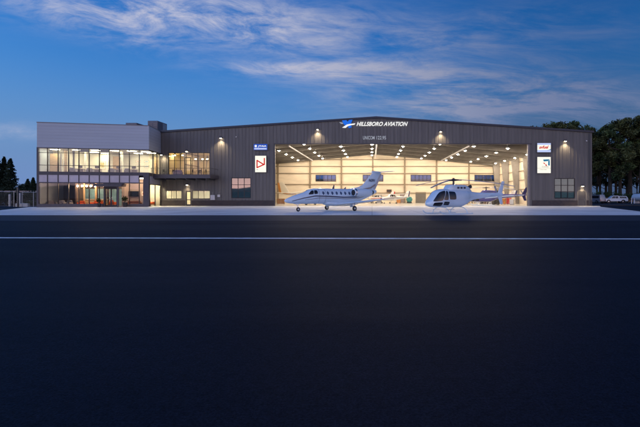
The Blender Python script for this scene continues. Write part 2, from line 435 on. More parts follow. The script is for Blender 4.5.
hb_('rear_wall', MB().box(XL+.2,34.15,0,XR-.2,34.25,6.2), 'metal_siding')
# doorway trim and retracted door leaves
dt = MB(); dt.box(DX0-.14,-.07,0,DX0+.02,.3,DZ+.02); dt.box(DX0-.14,-.07,DZ-.02,DX1+.75,-.003,DZ+.14)
hb_('doorway_trim', dt, 'siding_trim')
for k in range(3):
    lf = MB(); a = DX1+.02+k*.26; lf.box(a,-.10+k*.12,.02,a+.22,-.04+k*.12+.3,DZ-.04); lf.box(a+.05,-.13+k*.12,.02,a+.11,-.10+k*.12,DZ-.04)
    hb_('door_leaf', lf, 'jamb')
# interior liner
IX = 32.5; YB = 33.9
BW = [(fx(a,102.8), fx(b,102.8)) for a, b in ((316,335.5),(363.2,382.8),(411.2,430.8),(475,494.3))]; BZ0, BZ1 = fz(181,102.8), fz(175.3,102.8)
lin = MB(); lin.box(-IX,YB,0,IX,YB+.1,BZ0); lin.box(-IX,YB,BZ1,IX,YB+.1,13.3)
xe = [-IX]+[x for ab in BW for x in ab]+[IX]
for i in range(0,len(xe),2): lin.box(xe[i],YB,BZ0,xe[i+1],YB+.1,BZ1)
hb_('back_liner', lin, 'liner')
hb_('side_liner', MB().box(-IX-.1,.4,0,-IX,YB,11.6), 'liner'); hb_('side_liner', MB().box(IX,.4,0,IX+.1,YB,11.6), 'liner')
def deck_z(x): return 13.7-.07*abs(x-RX)
ce = MB()
for a, b in ((-IX,RX),(RX,IX)): ce.prism_xz([(a,deck_z(a)),(b,deck_z(b)),(b,deck_z(b)+.08),(a,deck_z(a)+.08)], .3, YB)
hb_('ceiling_deck', ce, 'deck')
inn = MB(); inn.box(DX0-.1,.29,DZ+.02,DX1+.8,.33,13.2); hb_('header_liner', inn, 'deck')
pu = MB()
for i in range(-20, 21):
    x = RX+i*1.55
    if abs(x) < IX-.2: z = deck_z(x); pu.box(x-.05,.35,z-.24,x+.05,YB-.01,z-.003)
hb_('purlins', pu, 'steel')
def raf_b(x): return 12.45-.096*abs(x-RX)
for k in range(5):
    y = 6.1+6.7*k-.05
    r = MB()
    for s in (-1, 1):
        e = RX+s*(IX-.75-RX*s)
        r.prism_xz([(RX,raf_b(RX)),(e,raf_b(e)),(e,deck_z(e)-.25),(RX,deck_z(RX)-.25)], y-.03, y+.03)
        r.prism_xz([(RX,raf_b(RX)-.04),(e,raf_b(e)-.04),(e,raf_b(e)+.002),(RX,raf_b(RX)+.002)], y-.16, y+.16)
    hb_('rafter', r, 'steel')
    for s in (-1, 1):
        c = MB(); xo = s*(IX-.02); xi_t = s*(IX-1.7); xi_b = s*(IX-.75)
        zt = raf_b(xi_t)
        c.prism_xz([(xo,0),(xo,zt+1),(xi_t,zt),(xi_b,0)], y-.04, y+.04)
        c.prism_xz([(xi_b,0),(xi_t,zt),(xi_t+s*.05,zt),(xi_b+s*.05,0)], y-.24, y+.24)
        c.prism_xz([(xo-s*.05,0),(xo-s*.05,zt),(xo,zt),(xo,0)], y-.24, y+.24)
        hb_('column', c, 'steel_column')
for px in (278,310,341.5,372.8,404.7,436.7,469):
    x = fx(px, 102.6); c = MB(); c.box(x-.18,YB-.36,0,x+.18,YB-.28,raf_b(x)+.3); c.box(x-.03,YB-.28,0,x+.03,YB-.01,raf_b(x)+.3); hb_('wall_column', c, 'girt')
g = MB()
for py in (159.7,166.4,173.4,184.4,193):
    z = fz(py,102.7); g.box(-IX+.1,YB-.22,z-.10,IX-.1,YB-.002,z+.10)
hb_('wall_girts', g, 'girt')
for s in (-1,1):
    g = MB()
    for z in (3.2,5.2,7.2,9.2): g.box(s*IX-s*.08-.04,.5,z-.08,s*IX-s*.08+.04,YB-.4,z+.08)
    hb_('side_girts', g, 'girt')
def window(parent, x0, z0, x1, z1, y, cols, rows, gm, fm='frame_dark', depth=.12, t=.07, name='window', proud=.03):
    f = MB()
    f.box(x0-t,y-proud,z0-t,x0,y+depth,z1+t); f.box(x1,y-proud,z0-t,x1+t,y+depth,z1+t); f.box(x0,y-proud,z1,x1,y+depth,z1+t); f.box(x0,y-proud,z0-t,x1,y+depth,z0)
    for i in range(1,cols): x = x0+(x1-x0)*i/cols; f.box(x-t/2.2,y-proud+.006,z0,x+t/2.2,y+depth-.02,z1)
    for j in range(1,rows): z = z0+(z1-z0)*j/rows; f.box(x0,y-proud+.012,z-t/2.4,x1,y+depth-.026,z+t/2.4)
    o = f.build(name, M[fm], parent)
    MB().box(x0,y+.03,z0,x1,y+.045,z1).build('pane', M[gm], o)
    return o
for a, b in ((316,335.5),(363.2,382.8),(411.2,430.8),(475,494.3)):
    window(hangar, fx(a,102.8), fz(181,102.8), fx(b,102.8), fz(175.3,102.8), YB-.06, 5, 1, 'back_glass', t=.12, depth=.13)
# back roller door
rd = MB(); x0,x1 = fx(415.7,102.6),fx(426,102.6)
for i in range(14): rd.box(x0,YB-.13-(.03 if i%2 else 0),i*.2,x1,YB-.01,i*.2+.2)
hb_('roller_door', rd, 'steel')
for k, y in enumerate((4.2,10.9,17.6,24.3)):
    for a, b in ((-IX,RX),(RX,IX)):
        pp = MB(); pp.tube([(a,y,deck_z(a)-.55),(b,y,deck_z(b)-.55)],.05,8); hb_('sprinkler_pipe', pp, 'box_grey', smooth=True)
# glazing of the front
h = holes[0]
up = window(hangar, h[0],h[2],h[1],h[3],.02,7,3,'clear_glass',t=.08)
dd = MB(); a,b = fx(184.3),fx(191); dd.box(a,-.05,5.22,a+.12,.1,8.4); dd.box(b-.12,-.05,5.22,b,.1,8.4); dd.box(a+.12,-.05,8.28,b-.12,.1,8.4); dd.box(a+.12,-.05,5.22,b-.12,.1,5.45)
bd = dd.build('balcony_door', M['frame_dark'], hangar); MB().box(b-.28,-.10,6.2,b-.22,-.05,6.45).build('handle', M['chrome'], bd)
for h in (holes[1],holes[3]): window(hangar, h[0]+.05,h[2]+.05,h[1]-.05,h[3]-.05,.03,3,1,'clear_glass','frame_dark',t=.06)
for h, gl_ in ((holes[4],'teal_glass'),(holes[5],'grey_glass')): window(hangar, h[0]+.06,h[2]+.06,h[1]-.06,h[3]-.06,.03,3,3,gl_,'frame_dark',t=.10)
def pdoor(x0,x1,z1,m,glassy):
    d = MB(); d.box(x0+.02,.02,.01,x0+.16,.09,z1-.02); d.box(x1-.16,.02,.01,x1-.02,.09,z1-.02); d.box(x0+.16,.02,z1-.2,x1-.16,.09,z1-.02)
    if glassy: d.box(x0+.16,.02,.01,x1-.16,.09,.28); d.box(x0+.16,.02,1.0,x1-.16,.09,1.12)
    else: d.box(x0+.16,.035,.01,x1-.16,.08,z1-.2)
    o = d.build('entrance_door', M[m], hangar)
    if glassy: MB().box(x0+.17,.05,.28,x1-.17,.06,z1-.2).build('pane', M['clear_glass'], o)
    MB().tube([(x1-.2,.0,.95),(x1-.2,-.05,.97),(x1-.2,-.05,1.25),(x1-.2,.0,1.27)],.018,8).build('handle', M['chrome'], o)
    return o
pdoor(fx(186),fx(191.2),2.6,'frame_dark',True)
pdoor(fx(578.4),fx(585.6),2.5,'siding_trim',False)['label'] = 'plain dark steel side door under a wall lamp'
ds = MB(); ds.tube([(XR-.5,-.1,.2),(XR-.5,-.1,roof_z(XR)-.3)],.07,10); ds.box(XR-.58,-.09,3,XR-.42,-.0,3.06); hb_('downspout', ds, 'siding_trim')
# rooms behind the left glazing
rm = MB()
rm.box(-35.9,.3,4.95,-27.2,6.2,5.15); rm.box(-35.9,6.0,5.15,-27.2,6.2,9.3); rm.box(-36.0,.3,5.15,-35.9,6,9.3); rm.box(-27.3,.3,5.15,-27.2,6,9.3); rm.box(-35.9,.3,9.3,-27.2,6.2,9.4)
hb_('mezzanine_room', rm, 'cream')
rm = MB()
rm.box(-35.9,3.4,.01,-27.2,3.6,3.3); rm.box(-36.0,.3,.01,-35.9,3.4,3.3); rm.box(-27.3,.3,.01,-27.2,3.4,3.3); rm.box(-35.9,.3,3.3,-27.2,3.6,3.4)
hb_('ground_room', rm, 'ivory')
for h in (holes[1],holes[3]):
    for k in range(3):
        b = MB(); w_ = (h[1]-h[0]-.1)/3; xx = h[0]+.05+w_*k
        for i in range(22): z = 1.34+i*.058; b.quad((xx+.05,.20,z),(xx+w_-.05,.20,z),(xx+w_-.05,.235,z+.045),(xx+.05,.235,z+.045))
        hb_('window_blind', b, 'blind')
for h, col in ((holes[4],'grey_fabric'),(holes[5],'blind')):
    b = MB()
    for k in range(3):
        w_ = (h[1]-h[0])/3
        b.box(h[0]+w_*k+.06,.2,h[2]+.1,h[0]+w_*(k+1)-.06,.22,h[3]-.05)
    hb_('window_blind', b, col)
    b = MB(); b.box(h[0]-.1,.34,h[2]-.1,h[1]+.1,.38,h[3]+.1); hb_('backing_panel', b, 'taupe')
# balcony
bal_x1 = fx(211.5, 66)
bs = MB(); bs.box(-36.3,-3.6,4.72,bal_x1,-.06,5.18); bs.box(-36.3,-3.66,4.62,bal_x1+.04,-3.6,5.22); bs.box(bal_x1,-3.6,4.62,bal_x1+.06,-.06,5.22); bl = hb_('balcony', bs, 'office_dark')
for i in range(6):
    x = -35.6+i*1.68; br = MB(); br.prism_xz([(x,4.72),(x+.16,4.72),(x+.16,4.42),(x,4.42)],-3.5,-.06); br.build('bracket', M['siding_trim'], bl)
rl = MB()
rl.box(-36.2,-3.58,6.24,bal_x1,-3.5,6.3); rl.box(bal_x1-.07,-3.5,6.24,bal_x1,-.1,6.3); rl.box(-36.2,-3.57,5.3,bal_x1,-3.52,5.34); rl.box(bal_x1-.06,-3.5,5.3,bal_x1-.01,-.1,5.34)
for i in range(8): x = -36.1+(bal_x1+36.05)*i/7; rl.box(x-.03,-3.57,5.2,x+.03,-3.51,6.24)
for i in range(5):
    z = 5.48+i*.16; rl.box(-36.2,-3.55,z,bal_x1,-3.54,z+.012); rl.box(bal_x1-.04,-3.5,z,bal_x1-.03,-.1,z+.012)
rl.build('railing', M['siding_trim'], bl)

# ---------------------------------------------------------------- lamps
def spot(name, parent, loc, energy, col, size=R(150), rot=(0,0,0), rad=.08, blend=.6):
    l = bpy.data.lights.new(name, 'SPOT'); l.energy = energy; l.color = col; l.spot_size = size; l.spot_blend = blend; l.shadow_soft_size = rad
    o = bpy.data.objects.new(name, l); COL.objects.link(o); o.parent = parent; o.location = loc; o.rotation_euler = rot; return o
def wall_lamp(px, py, label, Y=YF, energy=60, rz=0, xyz=None, group='lit wall lamps on the building fronts'):
    t = thing('wall_lamp', label, 'wall lamp', xyz or (fx(px,Y), Y-.06, fz(py,Y)), rz, group)
    b = MB(); b.prism_xz([(-.24,-.02),(.24,-.02),(.2,.2),(-.2,.2)], -.34, 0); b.build('housing', M['siding_trim'], t)
    MB().box(-.14,-.30,-.05,.14,-.08,-.022).build('lens', M['sconce_lens'], t)
    spot('bulb', t, (0,-.34,-.08), energy*3.2, WARM, R(118), (R(-9),0,0), .06, .9)
    return t
wall_lamp(221.3,138.2,'lit wall lamp high on the grey wall between balcony and blue sign',energy=320)
wall_lamp(317.8,129.8,'lit wall lamp above the doorway, left of the white lettering',energy=320)
wall_lamp(440.5,131.8,'lit wall lamp above the doorway, right of the white lettering',energy=320)
wall_lamp(564.8,141.2,'lit wall lamp above the big window right of the doorway',energy=320)
wall_lamp(187.3,151.6,'lit wall lamp over the balcony glass door',energy=120)
wall_lamp(187.6,185.0,'lit wall lamp over the small ground floor door under the balcony',energy=110)
wall_lamp(582,186.2,'lit wall lamp over the plain side door at the right end',energy=150)
def cam_(px,py,label):
    t = thing('security_camera', label, 'camera', (fx(px), YF-.06, fz(py)))
    MB().box(-.05,-.12,0,.05,.0,.08).build('bracket', M['white_plastic'], t); MB().lathe([(.02,-.14),(.09,-.1),(.1,0)],(0,-.2,.02),'z',14).build('dome', M['white_plastic'], t, smooth=True)
cam_(236.6,137,'small white dome camera on the wall left of the blue sign'); cam_(586,141,'small white dome camera near the top right wall corner')
# hangar high bay lamps
proto = None; ROWS = {-5:'outermost left row',-4:'second row from the left wall',-3:'third row from the left wall',-2:'second row left of the ridge',-1:'first row left of the ridge',0:'row under the ridge',1:'first row right of the ridge',2:'second row right of the ridge',3:'third row right of the ridge',4:'fourth row right of the ridge',5:'row nearest the right columns'}
ORD = ['first','second','third','fourth','fifth']
for kx in range(-5,6):
    for ky in range(5):
        x = 6.1*kx; z = 11.85-.065*abs(x); y = 71.9+6.7*ky
        if kx < -3: continue
        lab = f'lit round hangar lamp, {ORD[ky]} from the doorway in the {ROWS[kx]}'
        if proto is None:
            proto = thing('ceiling_lamp', lab, 'hangar lamp', (x,y,z), 0, 'lit lamps hanging under the hangar roof')
            MB().lathe([(.06,.55),(.14,.5),(.16,.25),(.40,.02),(.43,0)],n=20).build('housing', M['galv'], proto, smooth=True)
            MB().tube([(0,0,.5),(0,0,1.62)],.02,6).build('stem', M['galv'], proto)
            MB().lathe([(.18,.0),(.175,-.05),(.11,-.10),(.03,-.115)],n=18).build('lens', M['bay_lens'], proto, smooth=True)
            t = proto
        else:
            t = copy_tree(proto); t.location = (x,y,z); t['label'] = lab
for px, lab, X, Z in ((0,'long pale heater tube hung along the left side of the hangar ceiling',-15.,10.75),(0,'long pale heater tube hung along the ridge of the hangar ceiling',.9,11.6),(0,'long pale heater tube hung along the right side of the hangar ceiling',17.5,10.75)):
    t = thing('heater_tube', lab, 'heater', (X,0,Z), 0, 'heater tubes under the hangar roof')
    MB().tube([(0,72,0),(0,101,0)],.14,10).build('tube', M['box_grey'], t, smooth=True)
    for i in range(7):
        y = 73+i*4.5; MB().tube([(0,y,.1),(0,y,deck_z(X)-Z-.02)],.025,6).build('hanger', M['galv'], t)

# ---------------------------------------------------------------- signs and lettering
def text_mb(txt, height, width=None, shear=0., depth=.02, bold=0.0):
    c = bpy.data.curves.new('tmp','FONT'); c.body = txt; c.size = 1; c.shear = shear; c.extrude = depth; c.offset = bold; c.align_x = 'LEFT'
    o = bpy.data.objects.new('tmp', c); COL.objects.link(o)
    dg = bpy.context.evaluated_depsgraph_get(); dg.update()
    me = bpy.data.meshes.new_from_object(o.evaluated_get(dg))
    COL.objects.unlink(o); bpy.data.objects.remove(o)
    v = np.array([p.co[:] for p in me.vertices]); fs = [tuple(p.vertices) for p in me.polygons]
    lo, hi = v.min(0), v.max(0); sz = height/(hi[1]-lo[1]); sx = (width/(hi[0]-lo[0])) if width else sz
    mb = MB(); mb.add([((p[0]-lo[0])*sx, -p[2], (p[1]-lo[1])*sz) for p in v], fs); return mb
def text(txt, name, m, parent, x0, z0, height, width=None, y=0, **k):
    o = text_mb(txt, height, width, **k).build(name, M[m], parent); o.location = (x0, y, z0); return o
def polyxz(name, pts, m, parent, y0=-.03, y1=0.0):
    mb = MB(); mb.prism_xz(pts, y0, y1); return mb.build(name, M[m], parent)
YS = YF-.06
big = thing('sign_lettering', 'white italic HILLSBORO AVIATION letters with blue bird emblem under the roof peak', 'sign', (0,YS,0))
text('HILLSBORO AVIATION','letters','letter_white',big,fx(356.6),fz(126.1),.70,fx(407.8)-fx(356.6),y=-.06,shear=.35,bold=.022,depth=.05)
ex, ez = fx(347.6), fz(124.2)
def em(pts): return [(ex+a, ez+b) for a, b in pts]
polyxz('blue_wing', em([(-1.0,.75),(-.25,.78),(0,.35),(.3,.78),(.85,.72),(.55,.0),(.72,-.55),(.2,-.72),(.05,-.25),(-.35,-.3),(-.75,.1)]), 'emblem_blue', big, -.09, -.03)
polyxz('white_body', em([(-.95,-.62),(-.1,-.08),(.5,.02),(1.35,.12),(1.2,-.12),(.55,-.22),(.1,-.35),(-.35,-.68)]), 'letter_white', big, -.115, -.095)
polyxz('white_tail', em([(-1.45,.32),(-.85,.25),(-.75,.02),(-1.1,.05)]), 'letter_dim', big, -.09, -.03)
un = thing('sign_lettering', 'small pale UNICOM 122.95 letters above the doorway', 'sign', (0,YS,0))
text('UNICOM','letters','letter_dim',un,fx(363),fz(139.6),.60,fx(374.6)-fx(363),y=-.05,bold=.012,depth=.03); text('122.95','numbers','letter_dim',un,fx(376.5),fz(139.6),.60,fx(386)-fx(376.5),y=-.05,bold=.012,depth=.03)
def sign_box(x0,z0,x1,z1,label,face):
    t = thing('lightbox_sign', label, 'sign', ((x0+x1)/2,YS,(z0+z1)/2), 0)
    w, h = (x1-x0)/2, (z1-z0)/2
    f = MB(); f.box(-w-.05,-.26,-h-.05,w+.05,0,-h); f.box(-w-.05,-.26,h,w+.05,0,h+.05); f.box(-w-.05,-.26,-h,-w,0,h); f.box(w,-.26,-h,w+.05,0,h); f.box(-w,-.05,-h,w,0,h)
    f.build('cabinet', M['frame_grey'], t)
    MB().box(-w,-.22,-h,w,-.2,h).build('face', M[face], t)
    return t, w, h
t, w, h = sign_box(fx(254.2),fz(150.2),fx(267.8),fz(144.3),'small blue lit sign with white star and letters left of the doorway','sign_blue')
sp = []
for i in range(16): a = math.pi*2*i/16; r = .27 if i%2==0 else .15; sp.append((-.82+r*math.cos(a), .16+r*math.sin(a)))
polyxz('star', sp, 'letter_white', t, -.245, -.225)
text('JTAIA','letters','letter_white',t,-.45,-.06,.36,1.45,y=-.235,shear=.15,bold=.02)
polyxz('lower_band', [(-1.08,-.42),(1.05,-.42),(1.05,-.16),(-1.08,-.16)], 'sign_pale_blue', t, -.235, -.225)
t, w, h = sign_box(fx(255.6),fz(172.3),fx(266.6),fz(156.0),'tall white lit sign with angular red line logo left of the doorway','sign_white')
def bar(a, b, th):
    a, b = Vector(a), Vector(b); d = (b-a).normalized(); n = Vector((-d.y,d.x))*th/2; return [tuple(a-d*th*.3+n), tuple(a-d*th*.3-n), tuple(b+d*th*.3-n), tuple(b+d*th*.3+n)]
for i, (a, b) in enumerate((((-.62,.62),(-.62,-.62)),((-.62,-.62),(.60,-.08)),((-.62,.62),(.55,-.10)),((.64,-.10),(.64,.98)))):
    polyxz('red_bar', bar(a,b,.20), 'sign_red', t, -.24-.004*i, -.225)
polyxz('small_mark', [(-.72,-1.02),(-.45,-1.02),(-.45,-.94),(-.72,-.94)], 'sign_grey', t, -.235, -.225)
t, w, h = sign_box(fx(536.6),fz(152.4),fx(550),fz(143.4),'small lit sign with red italic word on white right of the doorway','sign_white')
polyxz('top_band', [(-w,h-.32),(w,h-.32),(w,h),(-w,h)], 'sign_pale_blue', t, -.235, -.225)
polyxz('bottom_band', [(-w,-h),(w,-h),(w,-h+.42),(-w,-h+.36)], 'sign_pale_blue', t, -.235, -.225)
polyxz('corner_mark', [(w*.45,-h+.30),(w,-h+.42),(w,-h+.56)], 'sign_teal', t, -.24, -.236)
text('avfuel','letters','sign_red',t,-.82,-.18,.56,1.6,y=-.235,shear=.3,bold=.03)
t, w, h = sign_box(fx(536.6),fz(173.2),fx(550),fz(157.2),'tall white lit sign with blue and red arrow emblem right of the doorway','sign_white')
polyxz('blue_top', [(-.15,.95),(.95,1.0),(.72,.68),(-.05,.62)], 'sign_teal', t, -.24, -.225)
polyxz('blue_side', [(.98,.98),(1.0,-.10),(.70,-.05),(.72,.64)], 'sign_teal', t, -.24, -.225)
polyxz('red_arrow', [(-.18,.42),(.20,.36),(.12,.24),(.50,.02),(.48,-.20),(.30,-.12),(.22,-.05),(.26,.12),(.0,.20)], 'sign_red', t, -.24, -.225)
text('Cessna','letters','sign_grey',t,-.35,-.38,.22,1.1,y=-.235,shear=.2)
polyxz('divider', [(-w,-.56),(w,-.56),(w,-.52),(-w,-.52)], 'sign_grey', t, -.235, -.225)
text('A Textron Company','small_letters','sign_grey',t,-.75,-.85,.14,1.2,y=-.235)
pq = thing('wall_plaque', 'small dark plaque on the cream back wall of the hangar', 'plaque', (fx(389.2,102.6),102.5,fz(190.8,102.6)))
MB().box(-.65,0,-.35,.65,.3,.35).build('frame', M['wood'], pq); MB().box(-.55,-.02,-.26,.55,-.005,.26).build('panel', M['dark_metal'], pq)

# ---------------------------------------------------------------- utility boxes by the balcony
for px, w_, h_, z_, lab in ((213.3,.75,.85,.95,'larger pale electrical box on the wall right of the balcony windows'),(219.4,.45,.4,1.45,'smaller pale electrical box on the wall right of the balcony windows')):
    t = thing('electrical_box', lab, 'electrical box', (fx(px),YF-.06,z_))
    MB().bbox(-w_/2,-.28,.1,w_/2,-.02,h_+.1,.02).build('cabinet', M['box_grey'], t)
    MB().box(-w_/2+.06,-.295,.16,w_/2-.06,-.281,h_+.04).build('door', M['box_grey'], t)
    MB().tube([(0,-.15,h_+.1),(0,-.15,h_+.5),(0,0,h_+.55)],.03,8).build('conduit', M['galv'], t)

# ---------------------------------------------------------------- office building
OA = math.atan2(2.97,15.27); OL = (-50.6,60.4,0); UW = 15.55; OZ = 12.8
office = thing('office_building', 'two storey glass fronted office with pale grey upper panel, left of the hangar', 'office', OL, OA)
def ow(u, v, z=0): return (OL[0]+u*math.cos(OA)-v*math.sin(OA), OL[1]+u*math.sin(OA)+v*math.cos(OA), z)
def ob(name, mb, m, **k): return mb.build(name, M[m], office, **k)
BD = 15.5
p = MB(); p.box(0,0,9.07,UW,.3,OZ); p.box(UW-.3,.3,9.07,UW,5.75,OZ); p.box(UW-.3,5.75,9.07,UW-.02,BD,OZ); p.box(0,.3,0,.25,BD,OZ); p.box(.25,BD-.3,0,UW-.3,BD,OZ)
for i in range(1,7):   # shadow joints of the cladding
    pass
ob('upper_cladding', p, 'panel_grey')
j = MB()
for i in range(1,8): z = 9.07+i*.465; j.box(.0,-.012,z-.012,UW,-.001,z+.012); j.box(UW+.001,.0,z-.012,UW+.012,5.7,z+.012)
ob('cladding_joints', j, 'joint_grey')
c = MB(); c.box(-.04,-.05,OZ,UW+.04,.34,OZ+.1); c.box(UW-.34,.34,OZ,UW+.04,BD,OZ+.1); c.box(-.04,.34,OZ,.3,BD,OZ+.1); ob('parapet_cap', c, 'frame_grey')
ob('roof', MB().box(.25,.3,12.1,UW-.3,BD-.3,12.3), 'roof_metal')
# structure of the glazed front
s = MB()
s.box(0,-.06,4.92,UW+.02,.25,5.42); s.box(UW-.25,.25,4.92,UW+.02,5.7,5.42)       # floor band
s.box(-.02,-.05,0,.24,.2,9.07)                                             # left corner post
s.box(0.24,-.04,8.95,UW,.2,9.065)
s.box(0.24,-.05,.02,9.05,.2,.48); s.box(12.0,-.05,.02,14.72,.2,.48)
s.box(14.72,-.05,.02,UW,.35,4.92)                                          # corner pier
s.box(.24,-.05,3.66,14.72,.15,3.82)
ob('front_frame', s, 'office_dark')
nb = 11; bw = UW/nb
for i in range(1,nb):
    x = i*bw; m_ = MB(); m_.box(x-.04,-.07,5.42,x+.04,.14,8.95)
    if x < 14.7: m_.box(x-.04,-.07,3.82,x+.04,.14,4.92)
    if x < 14.7 and not 8.9 < x < 11.9: m_.box(x-.04,-.07,.48,x+.04,.14,3.66)
    ob('mullion', m_, 'frame_dark')
tr_ = MB(); tr_.box(.24,-.05,6.35,UW,.10,6.42); tr_.box(.24,-.05,8.25,UW,.10,8.31); ob('transom', tr_, 'frame_dark')
for i in range(nb):
    x0, x1 = i*bw+(.24 if i == 0 else .04), (i+1)*bw-.04
    ob('upper_pane', MB().box(x0,.02,5.42,x1,.035,8.95), 'office_glass')
    if i < 10:
        x1 = min(x1, 14.72)
        ob('spandrel_pane', MB().box(x0,.02,3.82,x1,.04,4.92), 'spandrel')
        if not 8.9 < x0 < 11.9: ob('lower_pane', MB().box(x0,.02,.48,x1,.035,3.66), 'ground_glass')
# right return
fr = MB()
for v in (2.0,3.9,5.55): fr.box(UW-.12,v-.05,5.42,UW+.03,v+.05,8.95)
fr.box(UW-.12,.2,8.9,UW+.01,5.6,9.06); fr.box(UW-.1,.36,3.5,UW+.02,5.6,3.65); fr.box(UW-.1,2.9,.05,UW+.02,3.02,3.5); fr.box(UW-.1,.4,.05,UW+.02,.5,3.5); fr.box(UW-.1,5.5,.05,UW+.02,5.62,4.92)
ob('return_frame', fr, 'frame_dark')
ob('return_upper_pane', MB().box(UW-.06,.2,5.42,UW-.045,5.5,8.9), 'return_glass')
ob('return_lower_pane', MB().box(UW-.06,.5,.1,UW-.045,5.5,3.5), 'return_glass')
ob('return_spandrel', MB().box(UW-.08,.36,3.66,UW-.03,5.5,4.9), 'spandrel')
# inside
ob('upper_floor', MB().box(.25,.26,4.95,UW-.3,7.4,5.3), 'carpet')
ob('lower_ceiling', MB().box(.25,.16,4.6,UW-.3,7.4,4.7), 'ivory')
ob('upper_ceiling', MB().box(.25,.3,9.0,UW-.3,7.4,9.12), 'ivory')
iw = MB(); iw.box(.25,7.0,5.3,UW-.3,7.2,9.0); iw.box(3.0,4.2,5.3,3.12,7.0,9.0); iw.box(8.35,3.4,5.3,8.47,7.0,9.0); iw.box(.25,3.6,5.3,3.0,3.72,9.0); iw.box(5.2,2.6,5.3,5.5,2.9,9.0); iw.box(10.6,2.2,5.3,10.9,2.5,9.0); iw.box(2.3,1.6,5.3,2.5,1.8,9.0)
ob('upper_partitions', iw, 'ivory')
wd = MB(); wd.box(.35,2.6,5.3,1.5,2.7,8.4); wd.box(8.6,4.4,5.3,9.6,4.46,8.3); wd.box(14.5,5.7,5.3,15.1,5.76,8.4); wd.box(2.55,2.2,5.3,2.95,2.26,8.9); ob('wood_panels', wd, 'pale_wood')
lw = MB(); lw.box(.25,6.6,.05,10.5,6.8,4.6); lw.box(4.0,2.4,.05,4.2,6.6,4.6); ob('lobby_walls', lw, 'lobby_wall'); ob('corner_room_wall', MB().box(10.8,6.6,.05,UW-.3,6.8,4.6), 'ivory'); lw = MB(); lw.box(10.55,2.8,.05,10.7,6.6,4.6); lw.box(10.55,2.8,.05,14.4,2.95,4.6)
ob('lower_partitions', lw, 'taupe')
ob('lower_floor', MB().box(.25,.2,.005,UW-.3,6.6,.06), 'carpet')
sf = MB(); sf.box(4.4,3.2,3.4,10.5,4.5,3.56); ob('lobby_soffit', sf, 'pale_wood')
lc = MB(); lc.box(4.4,4.6,.06,6.0,4.68,2.9); lc.box(6.3,4.6,.06,7.6,4.68,2.9); lc.box(8.0,4.6,.06,9.9,4.68,2.9); ob('glazed_partition', lc, 'partition_teal')
for x in (4.9,6.6,8.0): ob('lobby_column', MB().lathe([(.14,.06),(.14,4.6)],(x,3.2,0),'z',14), 'pale_wood', smooth=True)
# entrance canopy + door
cn = MB(); cn.box(8.35,-1.7,3.15,12.25,.0,3.5); cn.box(8.3,-1.74,3.42,12.3,.0,3.56); cn.box(11.55,-1.5,0,11.75,-1.3,3.15); cn.box(11.0,-.06,0,11.2,.2,3.15); cn.box(9.1,-.06,0,9.25,.2,3.15)
ob('entrance_canopy', cn, 'office_dark')
cp = MB(); cp.box(9.25,-.04,2.9,11.0,.1,3.66); cp.box(9.04,-.04,3.15,12.0,.1,3.66); ob('door_header', cp, 'office_dark')
for k in range(2):
    x = 9.28+k*.86; d = MB(); d.box(x,0,.04,x+.1,.08,2.9); d.box(x+.74,0,.04,x+.84,.08,2.9); d.box(x+.1,0,.04,x+.74,.08,.3); d.box(x+.1,0,2.78,x+.74,.08,2.9)
    do = ob('door', d, 'frame_dark'); MB().box(x+.1,.03,.3,x+.74,.045,2.78).build('pane', M['ground_glass'], do)
    hx = x+.7 if k == 0 else x+.14; MB().tube([(hx,-.07,.8),(hx,-.07,1.5)],.02,8).build('handle', M['chrome'], do)
ob('entrance_sidelight', MB().box(11.2,.03,.05,12.0,.045,3.15), 'ground_glass')
for a in (4,6):
    ob('roller_blind', MB().box(a*bw+.05,.16,8.52,(a+1)*bw-.05,.22,8.93), 'siding_trim')
wall_lamp(0,0,'lit wall lamp at the top of the office side beside the balcony',xyz=ow(UW+.05,5.2,8.75),rz=OA+math.pi/2,energy=110)
# office ceiling lights
pn = None
for k, (u, v) in enumerate(((1.6,1.7),(4.6,1.8),(7.2,1.8),(9.9,1.8),(12.4,1.8),(14.3,2.4),(5.6,4.9),(12.2,5.2),(6.8,6.1),(14.5,4.4))):
    lab = f"lit ceiling panel upstairs in the office, {['above the leftmost window','above the fourth window','above the sixth window','above the eighth window','above the ninth window','by the right corner','deep in the left room','deep in the right room','near the back wall of the left room','behind the office side window'][k]}"
    if pn is None:
        pn = thing('ceiling_light', lab, 'ceiling light', ow(u,v,8.98), OA, 'lit ceiling panels upstairs in the office')
        MB().box(-.64,-.32,-.03,.64,.32,0).build('frame', M['white_plastic'], pn); MB().box(-.6,-.28,-.045,.6,.28,-.032).build('diffuser', M['office_panel_light'], pn)
    else:
        q_ = copy_tree(pn); q_.location = ow(u,v,8.98); q_['label'] = lab
pn = None
for i in range(7):
    lab = f'small lit globe lamp in the office lobby, {["leftmost","second from left","third from left","middle one","third from right","second from right","rightmost"][i]} of the row of seven'
    pos = ow(4.55+i*.62,2.0,3.30)
    if pn is None:
        pn = thing('pendant_lamp', lab, 'pendant lamp', pos, OA, 'row of globe lamps in the office lobby')
        MB().lathe([(.02,.13),(.1,.08),(.13,0),(.1,-.09),(.02,-.13)],n=16).build('globe', M['lobby_light'], pn, smooth=True); MB().tube([(0,0,.13),(0,0,1.3)],.012,6).build('cord', M['black_plastic'], pn)
    else: q_ = copy_tree(pn); q_.location = pos; q_['label'] = lab
